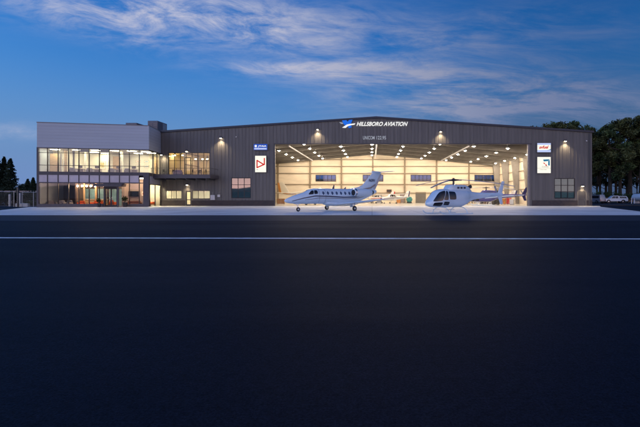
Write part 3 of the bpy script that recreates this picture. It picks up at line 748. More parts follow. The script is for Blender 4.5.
for k, (u, v, lab) in enumerate(((12.9,1.0,'lit ceiling panel above the television on the ground floor'),(13.9,1.6,'lit ceiling panel near the corner pier on the ground floor'),(7.0,5.4,'lit ceiling panel deep in the office lobby'),(10.2,2.2,'lit ceiling panel inside the entrance doors'))):
    t = thing('ceiling_light', lab, 'ceiling light', ow(u,v,4.58), OA, 'lit ceiling panels on the office ground floor')
    MB().box(-.4,-.2,-.03,.4,.2,0).build('frame', M['white_plastic'], t); MB().box(-.36,-.17,-.045,.36,.17,-.032).build('diffuser', M['lobby_light'], t)
t = thing('ceiling_light', 'lit ceiling panel in the room behind the office side window', 'ceiling light', ow(14.4,4.6,4.4), OA)
MB().box(-.3,-.3,-.03,.3,.3,0).build('frame', M['white_plastic'], t); MB().box(-.27,-.27,-.045,.27,.27,-.032).build('diffuser', M['side_room_light'], t)
for k, px in enumerate((172,180,195.2,202.0,206.8)):
    t = thing('pendant_lamp', f'lit pendant lamp in the balcony room, {["leftmost","second from left","just right of the door","second from right","rightmost"][k]}', 'pendant lamp', (fx(px,71),71.2 if k>1 else 72,8.35 if k>1 else 9.1), 0, 'pendant lamps in the balcony room')
    MB().lathe([(.03,.2),(.1,.16),(.2,0),(.16,-.02)],n=16).build('shade', M['pale_wood'], t, smooth=True)
    MB().lathe([(.02,.06),(.14,0),(.12,-.1),(.02,-.15)],n=14).build('globe', M['room_glow'], t, smooth=True); MB().tube([(0,0,.2),(0,0,.93 if k>1 else .19)],.012,6).build('cord', M['black_plastic'], t)
for k, px in enumerate((171,177,196,204)):
    t = thing('ceiling_light', f'lit ceiling panel in the blind covered ground room, {["leftmost","second from left","second from right","rightmost"][k]}', 'ceiling light', (fx(px),YF+1.6,3.28), 0, 'lit ceiling panels in the ground room')
    MB().box(-.5,-.3,-.03,.5,.3,0).build('frame', M['white_plastic'], t); MB().box(-.46,-.26,-.045,.46,.26,-.032).build('diffuser', M['blind_light'], t)

# ---------------------------------------------------------------- furniture
def armchair(label, loc, rz, m, s=1., group='chairs in the office lobby'):
    t = thing('armchair', label, 'armchair', loc, rz, group, s)
    MB().bbox(-.36,-.36,.22,.36,.36,.44,.05).build('seat', M[m], t, True); b = MB(); b.bbox(-.38,.26,.40,.38,.42,.88,.06); b.build('backrest', M[m], t, True)
    for sx in (-1,1): MB().bbox(sx*.42-.07,-.36,.22,sx*.42+.07,.40,.62,.04).build('armrest', M[m], t, True)
    for sx in (-1,1):
        for sy in (-1,1): MB().tube([(sx*.34,sy*.30,.24),(sx*.37,sy*.33,0)],[.025,.016],8).build('leg', M['black_plastic'], t)
    return t
armchair('leftmost orange armchair behind the office lobby window', ow(5.5,1.0,.06), OA+.3, 'orange_fabric', 1.05)
armchair('middle orange armchair behind the office lobby window', ow(7.3,1.1,.06), OA-.4, 'orange_fabric', 1.05)
armchair('orange armchair with small dark table at its left in the lobby', ow(8.0,1.0,.06), OA-.2, 'orange_fabric', 1.05)
armchair('orange armchair behind the lower side window of the office', ow(14.6,3.6,.06), OA+1.2, 'orange_fabric', 1.1)
armchair('rightmost orange armchair beside the entrance doors', ow(9.9,1.5,.06), OA+2.6, 'orange_fabric', 1.15)
def cafe_table(label, loc, r=.35, h=.55, m='wood', group=None):
    t = thing('side_table', label, 'table', loc, 0, group)
    MB().lathe([(r-.01,h-.03),(r,h-.015),(r-.01,h)],n=24).build('tabletop', M[m], t, True); MB().tube([(0,0,.03),(0,0,h-.03)],.03,10).build('stem', M['black_plastic'], t); MB().lathe([(r*.6,0),(r*.55,.03)],n=20).build('base', M['black_plastic'], t); return t
for k, (u, v, lab) in enumerate(((1.0,1.6,'grey lobby chair behind the leftmost ground floor window'),(2.2,1.9,'grey lobby chair behind the second ground floor window'),(3.4,1.5,'grey lobby chair behind the third ground floor window'))): armchair(lab, ow(u,v,.06), OA+.5-.4*k, 'grey_fabric', 1.1, 'grey chairs on the ground floor')
cafe_table('low round wooden table between the orange armchairs', ow(6.4,.9,.06))
cafe_table('low round dark table near the entrance doors', ow(8.9,1.0,.06), m='black_plastic')
t = thing('reception_desk', 'long wooden reception desk deep in the office lobby', 'desk', ow(6.4,3.4,.06), OA)
MB().box(-1.6,0,0,1.6,.12,1.1).build('front_panel', M['pale_wood'], t); MB().bbox(-1.7,-.1,1.1,1.7,.7,1.16,.02).build('counter', M['art_mat'], t); MB().box(-1.6,.12,.0,-1.5,.65,1.1).build('side_panel', M['pale_wood'], t); MB().box(1.5,.12,.0,1.6,.65,1.1).build('side_panel', M['pale_wood'], t)
t = thing('television', 'large dark wall television behind the ground floor right window', 'television', ow(12.35,2.72,1.62), OA)
MB().bbox(-.75,-.05,0,.75,.02,.9,.015).build('casing', M['black_plastic'], t); MB().box(-.71,-.062,.04,.71,-.052,.86).build('screen', M['dark_window'], t); MB().box(-.2,.02,.3,.2,.07,.6).build('bracket', M['dark_metal'], t)
t = thing('sofa', 'dark red brown sofa under the television', 'sofa', ow(12.5,2.2,.06), OA)
mat('sofa_leather', (.13,.045,.03), .5, 0, .15, 4, bump=.1)
MB().bbox(-.95,-.4,.15,.95,.4,.42,.06).build('seat', M['sofa_leather'], t, True); MB().bbox(-.98,.3,.4,.98,.46,.85,.06).build('backrest', M['sofa_leather'], t, True)
for sx in (-1,1): MB().bbox(sx*1.05-.1,-.4,.1,sx*1.05+.1,.46,.62,.05).build('armrest', M['sofa_leather'], t, True)
for sx in (-1,1):
    for sy in (-1,1): MB().box(sx*.85-.03,sy*.33-.03,0,sx*.85+.03,sy*.33+.03,.15).build('leg', M['black_plastic'], t)
cafe_table('low wooden coffee table in front of the dark sofa', ow(12.9,1.1,.06), .5, .42)
def later(): picture('small dark picture right of the television downstairs', ow(13.85,2.78,1.7), .7, .8, 'art_a')
def picture(label, loc, w, h, m, rz=OA):
    t = thing('framed_picture', label, 'picture', loc, rz, 'framed pictures in the office')
    f = MB(); f.box(-w/2,-.04,0,-w/2+.05,0,h); f.box(w/2-.05,-.04,0,w/2,0,h); f.box(-w/2+.05,-.04,0,w/2-.05,0,.05); f.box(-w/2+.05,-.04,h-.05,w/2-.05,0,h); f.build('frame', M['pale_wood'], t)
    MB().box(-w/2+.05,-.02,.05,w/2-.05,0,h-.05).build('mat_board', M['art_mat'], t); MB().box(-w/2+.18,-.03,.2,w/2-.18,-.021,h-.2).build('print', M[m], t)
later()
picture('framed warm toned picture, left of the pair upstairs', ow(5.95,6.98,6.35), 1.0, 1.3, 'art_b')
picture('framed reddish picture, right of the pair upstairs', ow(7.35,6.98,6.35), 1.0, 1.3, 'art_a')
picture('small red picture, top left of the picture wall upstairs', ow(11.55,6.98,7.45), .8, .5, 'art_a')
picture('small blue picture, top right of the picture wall upstairs', ow(12.9,6.98,7.45), .8, .5, 'art_c')
picture('small ochre picture, lower left of the picture wall upstairs', ow(11.55,6.98,6.6), .8, .55, 'art_b')
picture('small blue picture, lower right of the picture wall upstairs', ow(12.9,6.98,6.6), .8, .55, 'art_c')
picture('narrow framed picture in the leftmost upstairs room', ow(1.9,3.58,6.4), .5, 1.2, 'art_c')
t = thing('floor_lamp', 'small lit orange lamp upstairs beside the wood panel', 'lamp', ow(10.0,4.0,5.3), OA)
MB().lathe([(.16,0),(.15,.03)],n=16).build('base', M['black_plastic'], t); MB().tube([(0,0,.03),(0,0,1.35)],.015,8).build('pole', M['black_plastic'], t); MB().lathe([(.1,1.7),(.18,1.35)],n=16).build('lamp_shade', M['lit_sky_glow'], t, True)
def desk(label, loc, rz, w=1.6):
    t = thing('office_desk', label, 'desk', loc, rz, 'desks upstairs in the office')
    MB().bbox(-w/2,-.35,.7,w/2,.35,.74,.01).build('tabletop', M['pale_wood'], t)
    for sx in (-1,1): MB().box(sx*(w/2-.06)-.03,-.33,0,sx*(w/2-.06)+.03,.33,.7).build('side_panel', M['taupe'], t)
    MB().box(-w/2+.1,.28,.2,w/2-.1,.31,.7).build('modesty_panel', M['taupe'], t)
for k, (u, v, lab) in enumerate(((4.5,2.2,'office desk upstairs in the fourth window from the left'),(6.7,2.6,'office desk upstairs below the pair of pictures'),(9.9,2.4,'office desk upstairs by the small orange lamp'),(12.2,2.4,'office desk upstairs below the picture wall'))):
    desk(lab, ow(u,v,5.3), OA, 1.8)
    t = thing('monitor', lab.replace('office desk','dark monitor on the office desk'), 'monitor', ow(u+.3,v+.05,6.04), OA, 'monitors upstairs in the office')
    MB().bbox(-.3,-.02,.12,.3,.03,.5,.01).build('casing', M['black_plastic'], t); MB().box(-.04,0,.02,.04,.04,.14).build('stand', M['black_plastic'], t); MB().box(-.14,-.1,0,.14,.12,.02).build('base', M['black_plastic'], t)
    armchair(lab.replace('office desk','grey office chair at the desk'), ow(u-.3,v-.75,5.3), OA+math.pi, 'grey_fabric', .95, 'grey chairs upstairs in the office')
def patio_chair(label, loc, rz):
    t = thing('patio_chair', label, 'chair', loc, rz, 'chairs on the balcony')
    MB().bbox(-.25,-.25,.42,.25,.25,.46,.02).build('seat', M['dark_metal'], t); b = MB()
    for i in range(5): x = -.22+i*.11; b.box(x-.03,.23,.5,x+.03,.26,.92)
    b.box(-.26,.225,.88,.26,.265,.95); b.build('backrest', M['dark_metal'], t)
    for sx in (-1,1):
        MB().tube([(sx*.25,-.22,.0),(sx*.25,-.22,.64),(sx*.25,.24,.66)],.018,6).build('arm_frame', M['dark_metal'], t); MB().tube([(sx*.25,.24,.92),(sx*.25,.26,0)],.018,6).build('rear_leg', M['dark_metal'], t)
for k, (px, Y, rz, lab) in enumerate(((165,66.6,2.6,'balcony chair nearest the office wall'),(174.5,66.8,1.4,'balcony chair left of the round grill'),(194,66.8,1.6,'balcony chair just right of the glass door'),(199.5,67.6,0.1,'balcony chair behind the right hand table'),(204.5,66.6,-1.5,'balcony chair right of the right hand table'),(208.3,67.2,-1.2,'balcony chair at the far right end'))):
    patio_chair(lab, (fx(px,Y),Y,5.18), rz)
def patio_table(label, loc): return cafe_table(label, loc, .45, .74, 'dark_metal', 'tables on the balcony')
patio_table('round balcony table right of the glass door', (fx(199,66.6),66.6,5.18)); patio_table('round balcony table near the office wall', (fx(168,66.6),66.6,5.18))
t = thing('armchair', 'rounded purple grey lounge chair on the balcony left of the door', 'armchair', (fx(178,66.9),66.9,5.18), .3)
mat('mauve_fabric', (.30,.24,.28), .9, 0, .1, 5); MB().bbox(-.55,-.45,.1,.55,.45,.42,.1).build('seat', M['mauve_fabric'], t, True); MB().bbox(-.58,.3,.35,.58,.55,.95,.12).build('backrest', M['mauve_fabric'], t, True)
for sx in (-1,1): MB().bbox(sx*.6-.12,-.45,.08,sx*.6+.12,.5,.62,.08).build('armrest', M['mauve_fabric'], t, True)
MB().box(-.5,-.4,0,.5,.4,.1).build('base', M['black_plastic'], t)

# ---------------------------------------------------------------- planters
def leaves(mb, c, rad, n, size, rng, shell=.55):
    for _ in range(n):
        d = Vector((rng.gauss(0,1),rng.gauss(0,1),rng.gauss(0,1))).normalized(); r = shell+(1-shell)*rng.random()
        p = Vector(c)+Vector((d.x*rad[0],d.y*rad[1],d.z*rad[2]))*r
        a = Vector((rng.gauss(0,1),rng.gauss(0,1),rng.gauss(0,.7))).normalized(); b = a.cross(Vector((rng.gauss(0,1),rng.gauss(0,1),rng.gauss(0,1)))).normalized(); s_ = size*(.6+.8*rng.random())
        mb.add([p-a*s_, p-b*s_*.5, p+a*s_, p+b*s_*.5], [(0,1,2,3)])
def planter(label, loc, seed, s=1.):
    t = thing('potted_plant', label, 'potted plant', loc, 0, 'potted plants by the office entrance', s); rng = random.Random(seed)
    MB().lathe([(.24,0),(.34,.62),(.36,.66),(.30,.66),(.29,.58)],n=20).build('pot', M['dark_metal'], t, True); 
    st = MB()
    for i in range(5): a = i*1.26; st.tube([(0,0,.55),(.12*math.cos(a),.12*math.sin(a),.95),(.25*math.cos(a),.25*math.sin(a),1.25)],[.02,.014,.008],6)
    st.build('stem', M['bark'], t); lf = MB(); leaves(lf,(0,0,1.15),(.42,.42,.45),260,.09,rng,.2); lf.build('foliage', M['shrub_leaf'], t)
planter('potted shrub right of the office entrance canopy', ow(12.35,-.7,.004), 3, 1.1); planter('potted shrub left of the office entrance doors', ow(8.75,-.8,.004), 5, .9)
planter('potted shrub inside the office side window', ow(14.9,1.5,.06), 9, .8)

# ---------------------------------------------------------------- roof units
def roof_unit(label, x0, x1, y0, y1, z0, z1):
    t = thing('rooftop_unit', label, 'air handler', ((x0+x1)/2,(y0+y1)/2,z0), 0, 'air units on the office roof'); w, d, h_ = (x1-x0)/2, (y1-y0)/2, z1-z0
    MB().bbox(-w,-d,.15,w,d,h_,.03).build('casing', M['unit_grey'], t); MB().box(-w+.1,-d+.1,0,w-.1,d-.1,.15).build('curb', M['dark_metal'], t)
    for sx in (-1,1):
        l = MB(); 
        for i in range(12): z = .35+i*(h_-.7)/12; l.box(sx*w*.5-w*.4,-d-.03,z,sx*w*.5+w*.4,-d-.002,z+.05)
        l.build('louvre', M['taupe'], t)
    for k in range(2): sd = MB(); sd.box(w+.002,-d+.1+k*d,.3,w+.02,-d+.05+k*d+d*.85,h_-.15); sd.build('side_panel', M['galv'] if k else M['unit_grey'], t)
    MB().lathe([(.5,h_+.002),(.5,h_+.12),(.42,h_+.12)],n=20).build('fan_housing', M['dark_metal'], t)
roof_unit('lower wide air unit on the office roof, left of the taller one', -42.0,-40.1,68.2,70.9,12.3,14.2)
roof_unit('taller dark air unit on the office roof beside the hangar gable', -39.25,-37.5,70.0,73.2,12.3,14.9)

# ---------------------------------------------------------------- aircraft helpers
def wheel(parent, c, r, w, axis='y'):
    o = MB().lathe([(r*.62,-w/2),(r*.88,-w/2),(r,-w*.25),(r,w*.25),(r*.88,w/2),(r*.62,w/2)], c, axis, 22).build('wheel', M['rubber'], parent, True)
    MB().lathe([(r*.25,-w/2-.015),(r*.6,-w/2+.01),(r*.6,w/2-.01),(r*.25,w/2+.015)], c, axis, 18).build('rim', M['chrome'], o, True); return o

def jet():
    a = R(41); pos = (-3.76, 46.3, .004)
    t = thing('business_jet', 'white twin engine business jet parked in front of the open hangar doorway', 'jet', pos, math.pi+a)
    B = Loft([(7.12,1.15,.02,.02,.02),(7.0,1.155,.15,.12,.14),(6.7,1.19,.29,.24,.28),(6.2,1.26,.43,.37,.41),(5.4,1.37,.58,.51,.55),(4.7,1.46,.68,.64,.66),(4.1,1.55,.75,.82,.74),(3.4,1.60,.80,.90,.80),(2.4,1.6,.82,.91,.82),(0,1.6,.82,.91,.82),(-1.6,1.62,.81,.89,.80),(-2.8,1.72,.70,.79,.72),(-4.0,1.92,.46,.60,.52),(-5.0,2.1,.24,.40,.32),(-5.7,2.22,.07,.16,.12)], 2.1)
    f = MB(); B.mesh(f, 80, 32); f.build('fuselage', M['white_paint'], t, True, angle=50)
    Fb = Loft([(2.5,.92,.1,.1,.05),(1.8,.86,.75,.2,.24),(.6,.80,.98,.28,.32),(-1.2,.80,.98,.28,.32),(-2.5,.94,.7,.2,.2),(-3.1,1.15,.1,.1,.05)], 2.5)
    f = MB(); Fb.mesh(f, 40, 24); f.build('belly_fairing', M['white_paint'], t, True, angle=60)
    for s in (1,-1):
        w_ = MB(); airfoil(w_, (1.35,s*.6,.72), (.25,s*7.4,1.30), 2.5, .95, .14, .11); wo = w_.build('wing', M['white_paint'], t, True, angle=60)
        fl = MB(); airfoil(fl, (-.78,s*1.3,.745), (-.82,s*4.6,1.02), .45, .30, .16, .16); fl.build('flap', M['box_grey'], wo, True)
        tp = MB(); tp.tube([(.25,s*7.42,1.31),(-.7,s*7.42,1.31)],[.05,.02],8); tp.build('tip_light', M['clear_lens'], wo, True)
        e = Loft([(-1.0,2.05,.36,.36,.36),(-1.25,2.05,.44,.44,.44),(-2.0,2.05,.47,.47,.47),(-3.0,2.07,.43,.43,.43),(-3.7,2.1,.28,.28,.28)], 2.0)
        em_ = MB(); e.mesh(em_, 24, 24); en = em_.build('engine', M['white_paint'], t, True, angle=50); 
        en.location = (0, s*1.32, 0)
        MB().lathe([(.36,-1.03),(.44,-1.18),(.455,-1.3),(.36,-1.25)], (0,0,2.05), 'x', 24).build('intake_lip', M['chrome'], en, True)
        MB().lathe([(.01,-.985),(.345,-.985),(.345,-.999)], (0,0,2.05), 'x', 20).build('intake', M['black_plastic'], en)
        MB().lathe([(.24,-3.95),(.27,-3.5),(.2,-3.5)], (0,0,2.1), 'x', 18).build('exhaust', M['dark_metal'], en, True)
        py_ = MB(); py_.prism_xz([(-1.5,1.98),(-3.1,2.02),(-3.1,2.14),(-1.5,2.12)], s*.55, s*1.0); py_.build('pylon', M['white_paint'], t)
        hs = MB(); airfoil(hs, (-5.35,s*.02,4.62), (-5.9,s*2.65,4.66), 1.25, .62, .10, .09); hs.build('tailplane', M['white_paint'], t, True, angle=60)
        # cockpit glass, cabin windows and stripes on this side
        g = MB(); B.patch(g, [(4.62,1.80),(3.98,1.84),(3.86,2.27),(4.15,2.22)], s, 8, 6, .014, .1); B.patch(g, [(3.92,1.85),(3.45,1.90),(3.45,2.28),(3.80,2.28)], s, 8, 6, .014, .15); g.build('windshield', M['dark_window'], t, True)
        for k in range(7):
            x = 2.75-k*.60; g = MB(); B.patch(g, [(x+.15,1.78),(x-.15,1.78),(x-.15,2.17),(x+.15,2.17)], s, 6, 6, .012, .5); g.build('cabin_window', M['cabin_glass'], t, True)
        d = MB()
        for x in (3.25,2.45): B.patch(d, [(x+.012,.95),(x-.012,.95),(x-.012,2.38),(x+.012,2.38)], s, 2, 14, .013)
        d.build('door_seam', M['stripe'], t)
        st = MB(); B.strip(st, [(6.4,1.12),(5.2,1.42),(3.8,1.66),(2.0,1.62),(0,1.52),(-1.8,1.55),(-3.4,1.78),(-4.6,2.05)], .13, s, .012, 60); st.build('stripe', M['stripe'], t, True)
        st = MB(); B.strip(st, [(5.0,1.22),(3.4,1.44),(1.6,1.42),(-.4,1.34),(-2.2,1.42),(-3.8,1.75)], .07, s, .012, 60); st.build('stripe', M['stripe_tan'], t, True)
        ml = MB(); ml.tube([(0,s*2.55,.95),(0,s*2.62,.55),(-.05,s*2.62,.26)],[.075,.06,.05],10); ml.build('main_leg', M['chrome'], t, True)
        wheel(t, (-.08,s*2.70,.28), .28, .18)
        gd = MB(); gd.box(-.35,s*2.38-.015,.42,.3,s*2.38+.015,.9); gd.build('gear_door', M['white_paint'], t)
    fn = MB(); airfoil(fn, (-2.75,0,2.35), (-5.15,0,4.66), 2.7, 1.35, .08, .08, vertical=True); fo = fn.build('tail_fin', M['white_paint'], t, True, angle=60)
    dz = MB(); dz.prism_xz([(-.9,2.46),(-2.7,2.46),(-3.5,3.0),(-2.6,2.7)], -.04, .04); dz.build('dorsal_fillet', M['white_paint'], t)
    rd_ = MB(); airfoil(rd_, (-5.05,0,2.55), (-6.28,0,4.45), .52, .36, .2, .2, vertical=True); rd_.build('rudder', M['box_grey'], fo, True)
    bf = Loft([(-4.85,4.66,.02,.02,.02),(-5.1,4.66,.13,.11,.1),(-5.9,4.66,.14,.11,.1),(-6.75,4.66,.03,.03,.03)], 2); m_ = MB(); bf.mesh(m_, 20, 14); m_.build('fin_fairing', M['white_paint'], fo, True)
    for s in (1,-1):
        q = text_mb('N391', .34, 1.0, shear=.25, bold=.02, depth=.006); vs = []
        o = q.build('registration', M['stripe'], fo); o.location = (-4.35 if s > 0 else -5.35, s*.15, 3.42); o.rotation_euler = (0,0,math.pi if s > 0 else 0)
        sw = MB(); sw.prism_xz([(-3.4,2.55),(-4.6,2.75),(-5.35,3.15),(-5.45,3.02),(-4.7,2.6),(-3.6,2.42)], s*.13, s*.165); sw.build('fin_stripe', M['stripe_tan'], fo)
    ng = MB(); ng.tube([(5.45,0,.95),(5.5,0,.5),(5.52,0,.24)],[.07,.055,.045],10); ng.tube([(5.5,0,.55),(5.9,0,.92)],.03,8); ng.build('nose_leg', M['chrome'], t, True)
    wheel(t, (5.52,.10,.23), .23, .13); 
    gd = MB(); gd.box(5.25,.16,.78,5.9,.175,1.0); gd.box(5.25,-.175,.78,5.9,-.16,1.0); gd.build('nose_gear_door', M['white_paint'], t)
    an = MB(); an.prism_xz([(1.05,2.48),(.75,2.48),(.72,2.92),(.82,2.92)], -.012, .012); an.build('antenna', M['stripe'], t)
    an = MB(); an.prism_xz([(-.6,2.48),(-.9,2.48),(-.92,2.72),(-.85,2.72)], -.012, .012); an.build('antenna', M['stripe'], t)
jet()

def helicopter(label, pos, rz, body, trim, stripe=None, s=1., az=(-135.6-213,), full=True, droop=.62):
    t = thing('helicopter', label, 'helicopter', pos, rz, None, s)
    B = Loft([(3.30,.97,.04,.04,.04),(3.2,.97,.27,.13,.14),(2.95,1.0,.54,.33,.29),(2.5,1.08,.76,.68,.45),(2.05,1.2,.87,.96,.57),(1.6,1.3,.92,.97,.68),(.5,1.34,.94,.93,.74),(-.4,1.36,.92,.89,.75),(-1.1,1.45,.78,.78,.68),(-1.7,1.56,.54,.60,.54),(-2.4,1.65,.36,.40,.40),(-3.1,1.69,.28,.30,.33),(-5,1.75,.20,.22,.23),(-6.7,1.82,.12,.13,.13),(-6.95,1.83,.04,.05,.05)], 2.8)
    f = MB(); B.mesh(f, 80, 32); f.build('fuselage', M[body], t, True, angle=50)
    C = Loft([(1.05,2.18,.25,.06,.1),(.85,2.22,.42,.24,.2),(.55,2.24,.50,.44,.25),(-1.1,2.22,.52,.45,.3),(-1.5,2.14,.46,.42,.35),(-2.1,1.92,.28,.26,.3)], 5.0)
    f = MB(); C.mesh(f, 36, 24); co = f.build('engine_cowling', M[body], t, True, angle=50)
    ex = MB(); ex.tube([(-1.6,0,2.38),(-2.0,0,2.44),(-2.25,0,2.56)],[.15,.16,.17],14); ex.build('exhaust', M['dark_metal'], t, True)
    for sg in (1,-1):
        for nm, c in (('windshield',[(3.02,1.13),(2.12,1.20),(1.66,2.13),(2.22,1.98)]),('front_door_window',[(2.03,1.28),(1.50,1.28),(1.45,2.07),(1.63,2.08)]),('rear_door_window',[(1.38,1.32),(.56,1.32),(.60,2.02),(1.38,2.05)]),('chin_window',[(2.98,.78),(2.2,.72),(2.1,1.08),(2.88,1.06)]),('lower_door_window',[(2.04,.84),(1.40,.82),(1.36,1.12),(1.96,1.14)])):
            g = MB(); B.patch(g, c, sg, 12, 10, .013, .09); g.build(nm, M['dark_window'], t, True)
        ln = MB(); B.strip(ln, [(2.08,.70),(2.06,1.3),(1.70,2.1)], .025, sg, .014, 16); B.strip(ln, [(1.43,.70),(1.40,2.1)], .022, sg, .014, 14); B.strip(ln, [(.52,.72),(.54,2.1)], .022, sg, .014, 14); ln.build('door_seam', M['stripe'], t)
        if stripe:
            st = MB(); B.strip(st, [(.4,1.25),(-1.2,1.42),(-3,1.62),(-6.4,1.80)], .16, sg, .012, 50); st.build('stripe', M[stripe], t, True)
        for x in (-.1,-.5,-.9):
            v = MB(); C.patch(v, [(x+.14,2.30),(x-.14,2.30),(x-.14,2.48),(x+.14,2.48)], sg, 4, 4, .01); v.build('vent', M['stripe'], co)
        h_ = MB(); airfoil(h_, (-4.75,sg*.15,1.76), (-4.9,sg*1.25,1.76), .52, .42, .14, .12); h_.build('stabiliser', M[trim], t, True)
        sk = MB(); y = sg*1.12; sk.tube([(2.75,y,.32),(2.5,y,.13),(2.2,y,.06),(1.0,y,.045),(-1.35,y,.045)],[.035,.042,.045,.045,.04],10); sk.build('skid', M['white_paint'], t, True)
        stp = MB(); stp.box(1.9,sg*.96-.08,.42,.9,sg*.96+.08,.45); stp.build('step', M['chrome'], t)
    for x in (1.55,-.65):
        ct = MB(); ct.tube([(x,-1.12,.05),(x,-.98,.38),(x,-.6,.60),(x,0,.64),(x,.6,.60),(x,.98,.38),(x,1.12,.05)],.04,10); ct.build('cross_tube', M['white_paint'], t, True)
    fn = MB(); airfoil(fn, (-6.05,0,1.85), (-6.75,0,3.15), .72, .42, .1, .1, vertical=True); fn.build('tail_fin', M[trim], t, True, angle=60)
    fn = MB(); airfoil(fn, (-6.05,0,1.80), (-6.5,0,.82), .68, .40, .1, .1, vertical=True); fn.build('lower_fin', M[trim], t, True, angle=60)
    tg = MB(); tg.tube([(-6.45,-.08,1.86),(-6.45,-.36,1.86)],.05,8); tr_ = tg.build('tail_rotor', M['dark_metal'], t)
    for q in (0,1):
        tb = MB(); an = R(62)+q*math.pi; d = Vector((math.cos(an),0,math.sin(an))); n_ = Vector((-d.z,0,d.x)); p0 = Vector((-6.45,-.33,1.86)); 
        tb.add([p0+d*.1+n_*.08, p0+d*.1-n_*.08, p0+d*.93-n_*.09, p0+d*.93+n_*.09, p0+d*.1+n_*.08+Vector((0,.02,0)), p0+d*.1-n_*.08+Vector((0,.02,0)), p0+d*.93-n_*.09+Vector((0,.02,0)), p0+d*.93+n_*.09+Vector((0,.02,0))], [(0,1,2,3),(4,5,6,7),(0,1,5,4),(1,2,6,5),(2,3,7,6),(3,0,4,7)]); tb.build('blade', M['blade'], tr_)
    ms = MB(); ms.tube([(0,0,2.55),(0,0,3.18)],[.11,.08],14); ms.build('mast', M['dark_metal'], t, True)
    hb = MB(); hb.lathe([(.1,3.0),(.30,3.05),(.32,3.14),(.12,3.22),(.08,3.3)],n=18); ho = hb.build('rotor_hub', M['dark_metal'], t, True)
    for q in range(3):
        an = az[0]+q*2*math.pi/3; d = Vector((math.cos(an),math.sin(an),0)); n_ = Vector((-d.y,d.x,0)); b = MB(); vs = []; K = 14
        for i in range(K+1):
            u = i/K; r = .25+5.1*u; w_ = .07+.035*min(1,u*6); z = 3.12-droop*(u**1.6); th = .02
            c = d*r; vs += [c+n_*w_+Vector((0,0,z)), c-n_*w_+Vector((0,0,z-.03)), c-n_*w_*.8+Vector((0,0,z+th)), c+n_*w_*.8+Vector((0,0,z+th+.03))]
        b.add(vs, [(i*4+k_, i*4+(k_+1)%4, i*4+4+(k_+1)%4, i*4+4+k_) for i in range(K) for k_ in range(4)]+[(0,1,2,3),(K*4+3,K*4+2,K*4+1,K*4)])
        b.build('rotor_blade', M['blade'], ho)
        cf = MB(); cf.tube([(d.x*.15,d.y*.15,3.12),(d.x*.75,d.y*.75,3.10)],[.09,.06],10); cf.build('blade_cuff', M['dark_metal'], ho, True)
    return t
b_ = R(33); Rz = math.pi+b_
helicopter('white single rotor helicopter on skids at the right of the apron', (7.54,37.0,.004), Rz, 'heli_paint', 'heli_paint', None, 1., (R(-135.6)-Rz,))
helicopter('dark purple blue helicopter just inside the right of the doorway', (fx(487,74),74.5,.01), math.pi-R(6), 'purple_paint', 'navy_paint', 'white_paint', 1.05, (R(20),), droop=.35)

